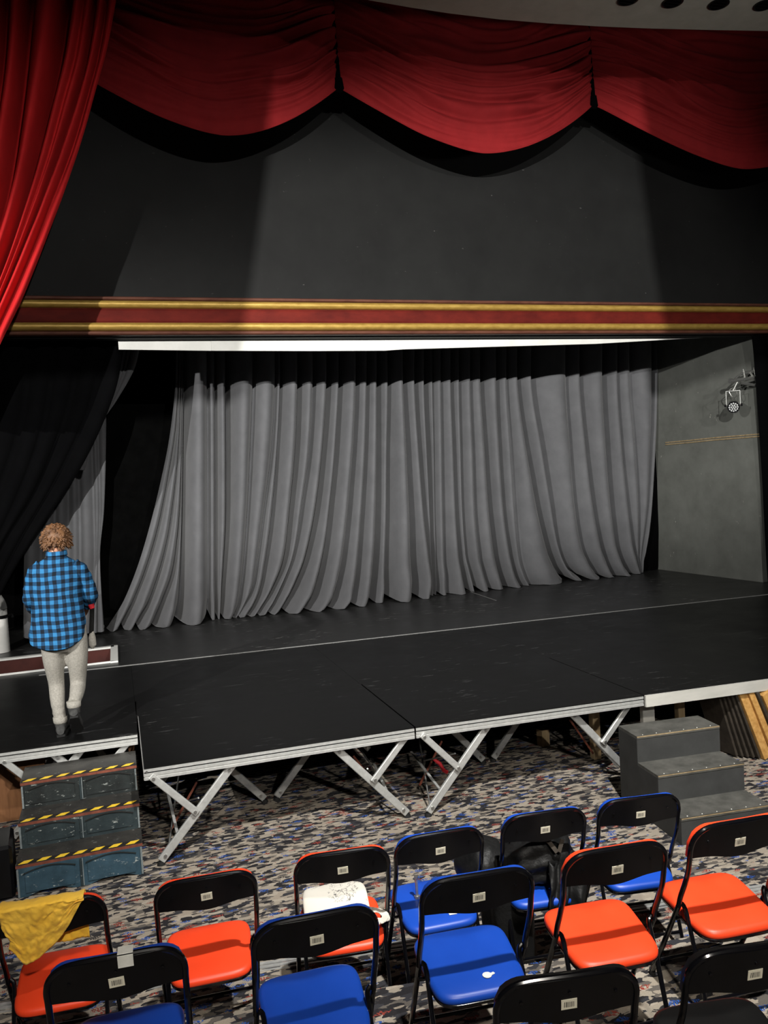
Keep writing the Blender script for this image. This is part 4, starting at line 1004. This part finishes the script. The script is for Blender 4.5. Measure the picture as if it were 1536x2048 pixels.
# ================================================================== PAR LANTERN ON A BAR, RIGHT WALL
def par():
    Y = 9.86
    p = at_y(1475, 808, Y); sc = 10.6/1650
    bar = thing('lighting_bar', 'silver lighting bar and clamps reaching in from the right edge', 'lighting bar', at_y(1500, 770, Y))
    def q(px, py, dy=0): return at_y(px, py, Y+dy)
    MB().tube([q(1463, 762), q(1500, 757), q(1536, 750)], .026, 12).build('bar', M['chrome'], bar)
    MB().tube([q(1484, 747, .02), q(1512, 742, .02), q(1536, 739, .02)], .024, 12).build('bar', M['chrome'], bar)
    MB().tube([q(1484, 766), q(1512, 771), q(1536, 773)], .022, 10).build('bar', M['chrome'], bar)
    for a_, b_ in (((1486, 738), (1490, 758)), ((1508, 735), (1512, 760)), ((1470, 757), (1486, 745)), ((1486, 766), (1510, 760)), ((1500, 745), (1522, 775))):
        MB().tube([q(*a_), q(*b_)], .014, 8).build('bracket', M['chrome'], bar)
    MB().tube([q(1462, 762)-Vector((.02, 0, 0)), q(1462, 762)+Vector((.02, 0, 0))], .036, 12).build('end_cap', M['chrome'], bar)
    o = thing('par_lantern', 'silver round stage light with a cluster of lenses on the right wall', 'stage light', p)
    ax = Vector((-.62, -.72, -.32)).normalized(); R = .078
    u = ax.cross(Vector((0, 0, 1))).normalized(); w_ = u.cross(ax)
    f = q(1467, 814)
    MB().tube([f+ax*0.0, f-ax*.02, f-ax*.07, f-ax*.17, f-ax*.20], [R, R+.008, R, R*.85, R*.5], 24).build('can', M['chrome'], o)
    MB().tube([f+ax*.010, f-ax*.010], R+.008, 24).build('front_ring', M['black_metal'], o)
    for k, (ri, nn) in enumerate(((0, 1), (.030, 6), (.058, 12))):
        for i in range(nn):
            a_ = 2*pi*i/nn; cc = f+ax*.014+(u*cos(a_)+w_*sin(a_))*ri; MB().sphere(cc, .0125, 8, 6).build('lens', M['lens'], o)
    for s_ in (-1, 1):
        pv = f-ax*.09+u*s_*(R+.016)
        MB().beam(pv, pv+Vector((0, 0, .21)), .018, .006, u).build('yoke_arm', M['alu_dull'], o, False)
        MB().tube([pv, pv+u*s_*.03], .02, 10).build('knob', M['black_plastic'], o)
    pv = f-ax*.09+Vector((0, 0, .21)); MB().beam(pv-u*(R+.016), pv+u*(R+.016), .02, .006, Vector((0, 0, 1))).build('yoke_bridge', M['alu_dull'], o, False)
    MB().tube([pv, q(1476, 761)], .016, 8).build('clamp', M['chrome'], o)
    MB().tube(curve_pts([pv+Vector((0, 0, .05)), pv+Vector((-.07, 0, .0)), pv+Vector((-.02, -.02, -.10)), pv+Vector((.07, 0, -.06)), pv+Vector((.06, .03, .05))], 5), .007, 6).build('safety_wire', M['chrome'], o)
par()

# ================================================================== WHITE DUCT AT THE LEFT EDGE
def duct():
    Y = 10.8; foot = at_z(3, 1304, S); foot.y = max(foot.y, 10.72); r = .105
    x = at_y(-2, 1250, foot.y).x; foot = Vector((x, foot.y, S)); zt_ = at_y(5, 1190, foot.y).z
    o = thing('duct_pipe', 'white ridged ventilation duct with an elbow at the left edge of the stage', 'duct', foot)
    rings = []; n = 24
    for i in range(41):
        z = S+.002+(zt_-.18-S)*i/40; rr = r*(1+.012*(1 if i % 6 == 0 else 0)); rings.append([Vector((foot.x+rr*cos(2*pi*k/n), foot.y+rr*sin(2*pi*k/n), z)) for k in range(n)])
    MB().loft(rings).build('pipe', M['white_gloss'], o, True, 60)
    z0 = rings[-1][0].z; pts = [Vector((foot.x, foot.y, z0))]+[Vector((foot.x-.2+.2*cos(a_), foot.y, z0+.2*sin(a_))) for a_ in [pi/2*k/8 for k in range(1, 9)]]+[Vector((foot.x-.6, foot.y, z0+.2))]
    MB().tube(pts, r*1.03, 24).build('elbow', M['white_gloss'], o)
    zc = at_y(0, 1233, foot.y).z
    MB().tube([(foot.x, foot.y, zc-.02), (foot.x, foot.y, zc+.02)], r+.008, 24).build('strap', M['black_plastic'], o)
    MB().tube([(foot.x+r, foot.y-.02, zc), (foot.x+r+.05, foot.y-.03, zc+.02), (foot.x+r+.06, foot.y-.03, zc-.02)], .012, 6).build('buckle', M['black_plastic'], o)
duct()
p = at_z(196, 1257, S); o = MB().box((p.x, p.y, S+.025), (.16, .1, .05), Matrix.Rotation(.2, 3, 'Z'), .01).build('grey_weight', M['alu_dull'], None, False); tag(o, 'small grey weight on the stage at the foot of the wing drape', 'weight')

# ================================================================== PERSON
def person():
    PYY = 7.12
    def q(px, py, dy=0): return at_y(px, py, PYY+dy)
    base = at_z(128, 1464, S)
    o = thing('person', 'person in a blue checked shirt and grey trousers walking away upstage', 'person', (base.x, PYY, S))
    # joints (seen from behind, walking upstage)
    hd = q(113, 1083, .04); nk = q(112, 1112, .02); ch_ = q(112, 1150, 0); wa_ = q(116, 1225, 0); pel = q(125, 1268, 0)
    shl, shr = q(72, 1138, 0), q(158, 1134, 0); ell, elr = q(62, 1195, .02), q(180, 1188, .04)
    wrl, wrr = q(70, 1222, .26), q(174, 1212, .26)
    hpl, hpr = q(107, 1282, 0), q(150, 1278, 0)
    knl, knr = q(113, 1368, .06), q(156, 1366, .05); anl, anr = q(121, 1443, -.03), q(148, 1412, -.14)
    # ---- body: one continuous skinned surface
    bv = [pel, wa_, ch_, nk, hd, shl, ell, wrl, shr, elr, wrr, hpl, knl, anl, hpr, knr, anr]
    be = [(0, 1), (1, 2), (2, 3), (3, 4), (2, 5), (5, 6), (6, 7), (2, 8), (8, 9), (9, 10), (0, 11), (11, 12), (12, 13), (0, 14), (14, 15), (15, 16)]
    br = [.10, .09, .085, .045, .055, .035, .034, .028, .035, .034, .028, .08, .055, .04, .08, .055, .04]
    # feet
    tl, trr = anl+Vector((.01, .17, -.05)), anr+Vector((.0, .03, -.16))
    bv += [tl, trr]; be += [(13, 17), (16, 18)]; br += [.035, .035]
    # fingers
    def hand(w_, e_, sgn):
        d_ = (w_-e_).normalized(); pm = w_+d_*.06; sd = Vector((sgn, 0, 0)); i0 = len(bv); wi = bv.index(w_)
        bv.append(pm); br.append(.026); be.append((wi, i0))
        for k, ln in enumerate((.075, .085, .08, .062)):
            r_ = pm+d_*.03+Vector((0, 0, .03-.02*k)); m_ = r_+d_*ln*.5+sd*-.01; t_ = m_+d_*ln*.25+sd*-.035
            j = len(bv); bv.extend([r_, m_, t_]); br.extend([.011, .010, .008]); be.extend([(i0, j), (j, j+1), (j+1, j+2)])
        r_ = w_+d_*.03+Vector((-sgn*.028, 0, .02)); t_ = r_+d_*.045+Vector((-sgn*.02, 0, .012)); j = len(bv); bv.extend([r_, t_]); br.extend([.012, .009]); be.extend([(wi, j), (j, j+1)])
    hand(wrl, ell, -1); hand(wrr, elr, 1)
    off = o.location
    me = bpy.data.meshes.new('body'); me.from_pydata([tuple(v-off) for v in bv], be, []); me.materials.append(M['skin'])
    ob = bpy.data.objects.new('body', me); C.objects.link(ob); ob.parent = o
    sk = ob.modifiers.new('skin', 'SKIN'); sk.use_smooth_shade = True
    sl = me.skin_vertices[0] if me.skin_vertices else None
    if sl is None:
        bpy.context.view_layer.objects.active = ob; ob.select_set(True); bpy.ops.object.modifier_remove(modifier='skin'); bpy.ops.object.modifier_add(type='SKIN'); sl = me.skin_vertices[0]
    for i, r_ in enumerate(br): sl.data[i].radius = (r_, r_); sl.data[i].use_root = (i == 0)
    ss = ob.modifiers.new('sub', 'SUBSURF'); ss.levels = 1; ss.render_levels = 2
    # head: shaped, joins the neck; face turned upstage
    def hf(d):
        f = 1.0
        if d.y > .3: f += .10*max(0, 1-((d.x/.22)**2+((d.z+.12)/.2)**2))      # nose
        f += -.06*max(0, 1-((abs(d.x)-.35)**2/.03+(d.z-.08)**2/.02)) if d.y > .3 else 0  # eye sockets
        if d.z < -.3: f *= 1-.12*abs(d.x)
        return f
    hdm = MB().sphere(hd, (.076, .096, .118), 28, 20, hf)
    hdm.tube([nk+Vector((0, 0, -.05)), nk+Vector((0, .01, .03)), hd+Vector((0, 0, -.03))], [.066, .056, .055], 14)
    for s_ in (-1, 1): hdm.sphere(hd+Vector((s_*.078, .0, -.02)), (.012, .022, .032), 10, 8)
    hdm.build('head', M['skin'], o, True, 180)
    # hair: tousled cap
    def hr(d):
        low = sm(-.75, -.35, d.z+.9*max(0, -d.y)*0-.55*max(0, d.y)); return (.78+.30*low)*(1+.10*N(d.x*4, d.y*4, d.z*4)+.06*N(d.x*11, d.y*11, d.z*11))
    h = MB().sphere(hd+Vector((0, -.012, .022)), (.104, .110, .116), 40, 26, hr); rnd = random.Random(3)
    for k in range(520):
        a_ = rnd.uniform(0, 2*pi); zz = rnd.uniform(-.72, .95); rr = sqrt(max(0, 1-zz*zz)); d_ = Vector((rr*cos(a_), rr*sin(a_), zz))
        if (d_.y > .45 and zz < .3) or zz < -.50: continue
        p0 = hd+Vector((0, -.012, .022))+Vector((d_.x*.090, d_.y*.100, d_.z*.112)); sw_ = Vector((rnd.uniform(-.5, .5), rnd.uniform(-.5, .5), -.9))
        p1 = p0+d_*.022+sw_*.010; p2 = p1+sw_*.012+d_*rnd.uniform(.004, .016)
        h.tube([p0, p1, p2], [.010, .008, .003], 5)
    h.build('hair', M['hair'], o, True, 180)
    # ---- shirt
    def ell_ring(c, rx, ry, n=36, tilt=0, wob=0, seed=0):
        return [Vector((c.x+rx*cos(2*pi*k/n)*(1+wob*N(k*.7, seed, c.z*5)), c.y+ry*sin(2*pi*k/n)*(1+wob*N(k*.7, seed+3, c.z*5)), c.z+tilt*cos(2*pi*k/n))) for k in range(n)]
    sh = MB(); rg = []
    for px, py, rx, ry, wb in ((113, 1106, .062, .062, 0), (113, 1113, .072, .070, 0), (112, 1120, .12, .085, 0), (112, 1128, .172, .10, .0), (113, 1140, .205, .118, .02), (114, 1160, .205, .128, .03), (114, 1190, .200, .130, .05), (115, 1215, .196, .128, .06), (117, 1240, .205, .135, .07)):
        rg.append(ell_ring(q(px, py), rx, ry, 36, 0, wb, 1))
    # hem: long curved tail behind, short at the sides
    def hemring(t_):
        r_ = []
        for k in range(36):
            a_ = 2*pi*k/36; back = max(0, -sin(a_)); side = abs(cos(a_)); zb = q(116, 1240).z
            tail = .175*back**.8+.05+.06*max(0, -cos(a_))*(1-back)
            c = q(118, 1245); fl_ = 1+.10*t_*(1 if cos(a_) < 0 else .45)
            r_.append(Vector((c.x+.207*cos(a_)*fl_*(1+.03*sin(9*a_)*t_)-.012*t_, c.y+.14*sin(a_)*(1+.08*t_), zb-tail*t_)))
        return r_
    for t_ in (.35, .7, 1.0): rg.append(hemring(t_))
    sh.loft(rg, False)
    shb = sh.build('shirt', M['gingham'], o, True, 180); shb.modifiers.new('thickness', 'SOLIDIFY').thickness = .006; shb.modifiers.new('sub', 'SUBSURF').render_levels = 1
    for s_, e_, w_ in ((shl, ell, wrl), (shr, elr, wrr)):
        mid = e_.lerp(w_, .85); pts = curve_pts([s_+Vector((.05 if s_ is shl else -.05, 0, -.0)), s_+Vector((0, 0, -.035)), s_.lerp(e_, .55), e_, e_.lerp(w_, .5), mid], 5)
        n = len(pts); rs = [(.075-.022*i/n)*(1+.06*sin(i*1.7)) for i in range(n)]
        MB().tube(pts, rs, 18, False).build('sleeve', M['gingham'], shb, True, 180)
    cr = [ell_ring(q(113, 1109), .070, .068), ell_ring(q(113, 1103), .068, .066), ell_ring(q(113, 1102), .078, .076), ell_ring(q(113, 1111), .084, .082)]
    MB().loft(cr, False).build('collar', M['gingham'], shb, True, 180)
    # ---- trousers: both legs and seat in one lofted, remeshed surface
    tm_ = MB(); 
    seat_c = [ell_ring(q(126, 1240), .165, .115), ell_ring(q(127, 1262), .178, .125), ell_ring(q(128, 1285), .172, .122), ell_ring(q(129, 1302), .12, .09)]
    tm_.loft(seat_c)
    def legt(h_, k_, a_, sgn, stack=True):
        pts = curve_pts([h_+Vector((0, 0, .03)), h_.lerp(k_, .45)+Vector((sgn*.008, -.012, 0)), k_, k_.lerp(a_, .5)+Vector((sgn*.004, -.02, 0)), a_+Vector((0, 0, .02))], 7); n = len(pts)
        rs = []
        for i in range(n):
            t_ = i/(n-1); r_ = .098-.036*sm(0, .55, t_)-.012*sm(.55, .9, t_)
            if stack and t_ > .72: r_ *= 1+.07*sin(i*2.1)
            rs.append(r_)
        tm_.tube(pts, rs, 20)
    legt(hpl, knl, anl, -1); legt(hpr, knr, anr, 1)
    tb = tm_.build('trousers', M['trouser'], o, True, 180)
    rm = tb.modifiers.new('remesh', 'REMESH'); rm.mode = 'VOXEL'; rm.voxel_size = .012; rm.use_smooth_shade = True
    smo = tb.modifiers.new('smooth', 'SMOOTH'); smo.factor = .5; smo.iterations = 6
    for a_ in (anl, anr): MB().tube([a_+Vector((0, 0, .04)), a_+Vector((0, 0, .0)), a_+Vector((0, 0, -.012))], [.056, .054, .048], 18).build('cuff', M['trouser'], tb, True, 180)
    # ---- boots
    def boot(a_, toe, heel, nm):
        mb = MB(); ax = (toe-heel).normalized(); up = (a_-heel-(ax*(a_-heel).dot(ax))).normalized(); sd = ax.cross(up)
        L = (toe-heel).length; rings = []
        for t_, hh, ww in ((-.02, .05, .028), (.04, .075, .036), (.2, .085, .038), (.42, .075, .040), (.62, .058, .046), (.8, .045, .046), (.95, .03, .034), (1.0, .012, .012)):
            c = heel+ax*L*t_; rings.append([c+sd*ww*cos(2*pi*k/16)+up*(hh/2+hh/2*sin(2*pi*k/16)) for k in range(16)])
        mb.loft(rings)
        mb.tube([a_+Vector((0, 0, .03)), a_, heel+ax*L*.2+up*.05], [.050, .050, .042], 16)
        b_ = mb.build('boot', M['boot'], o, True, 60)
        sl_ = []
        for sgn in (1, -1):
            for t_, ww in ((-.03, .03), (.1, .038), (.4, .036), (.65, .049), (.85, .046), (1.01, .02))[::sgn]: sl_.append(heel+ax*L*t_+sd*ww*sgn)
        n = len(sl_); MB().add([p-up*.002 for p in sl_]+[p-up*.018 for p in sl_], [tuple(range(n)), tuple(range(n, 2*n))[::-1]]+[(k, (k+1) % n, n+(k+1) % n, n+k) for k in range(n)]).build('sole', M['rubber'], b_, False)
    hl = Vector((anl.x, anl.y-.06, S+.02)); boot(anl, hl+Vector((.02, .27, .0)), hl, 'boot')
    tor = Vector((anr.x+.01, anr.y+.10, S+.03)); hr_ = anr+Vector((0, -.09, -.06)); dirv = (tor-hr_).normalized(); boot(anr, hr_+dirv*.27, hr_, 'boot')
    # things carried in the right hand
    g = q(181, 1205, .10)
    bagp = q(186, 1245, .12)
    it = thing('carried_bag', 'dark bag with a pale end carried at the right side of the person', 'bag', q(184, 1290, .12))
    MB().tube([g+Vector((0, 0, .04)), g, g+Vector((.01, 0, -.05))], [.02, .028, .02], 10).build('red_grip', M['red_strap'], it)
    MB().tube(curve_pts([g+Vector((.01, 0, -.04)), q(184, 1230, .12), q(183, 1262, .12), q(184, 1275, .12)], 5), [.018]*15+[.02], 8).build('strap', M['black_fabric'], it)
    MB().tube([q(184, 1262, .12), q(184, 1275, .12), q(185, 1290, .12), q(185, 1297, .12)], [.015, .03, .032, .012], 12).build('pouch', M['trouser'], it)
person()
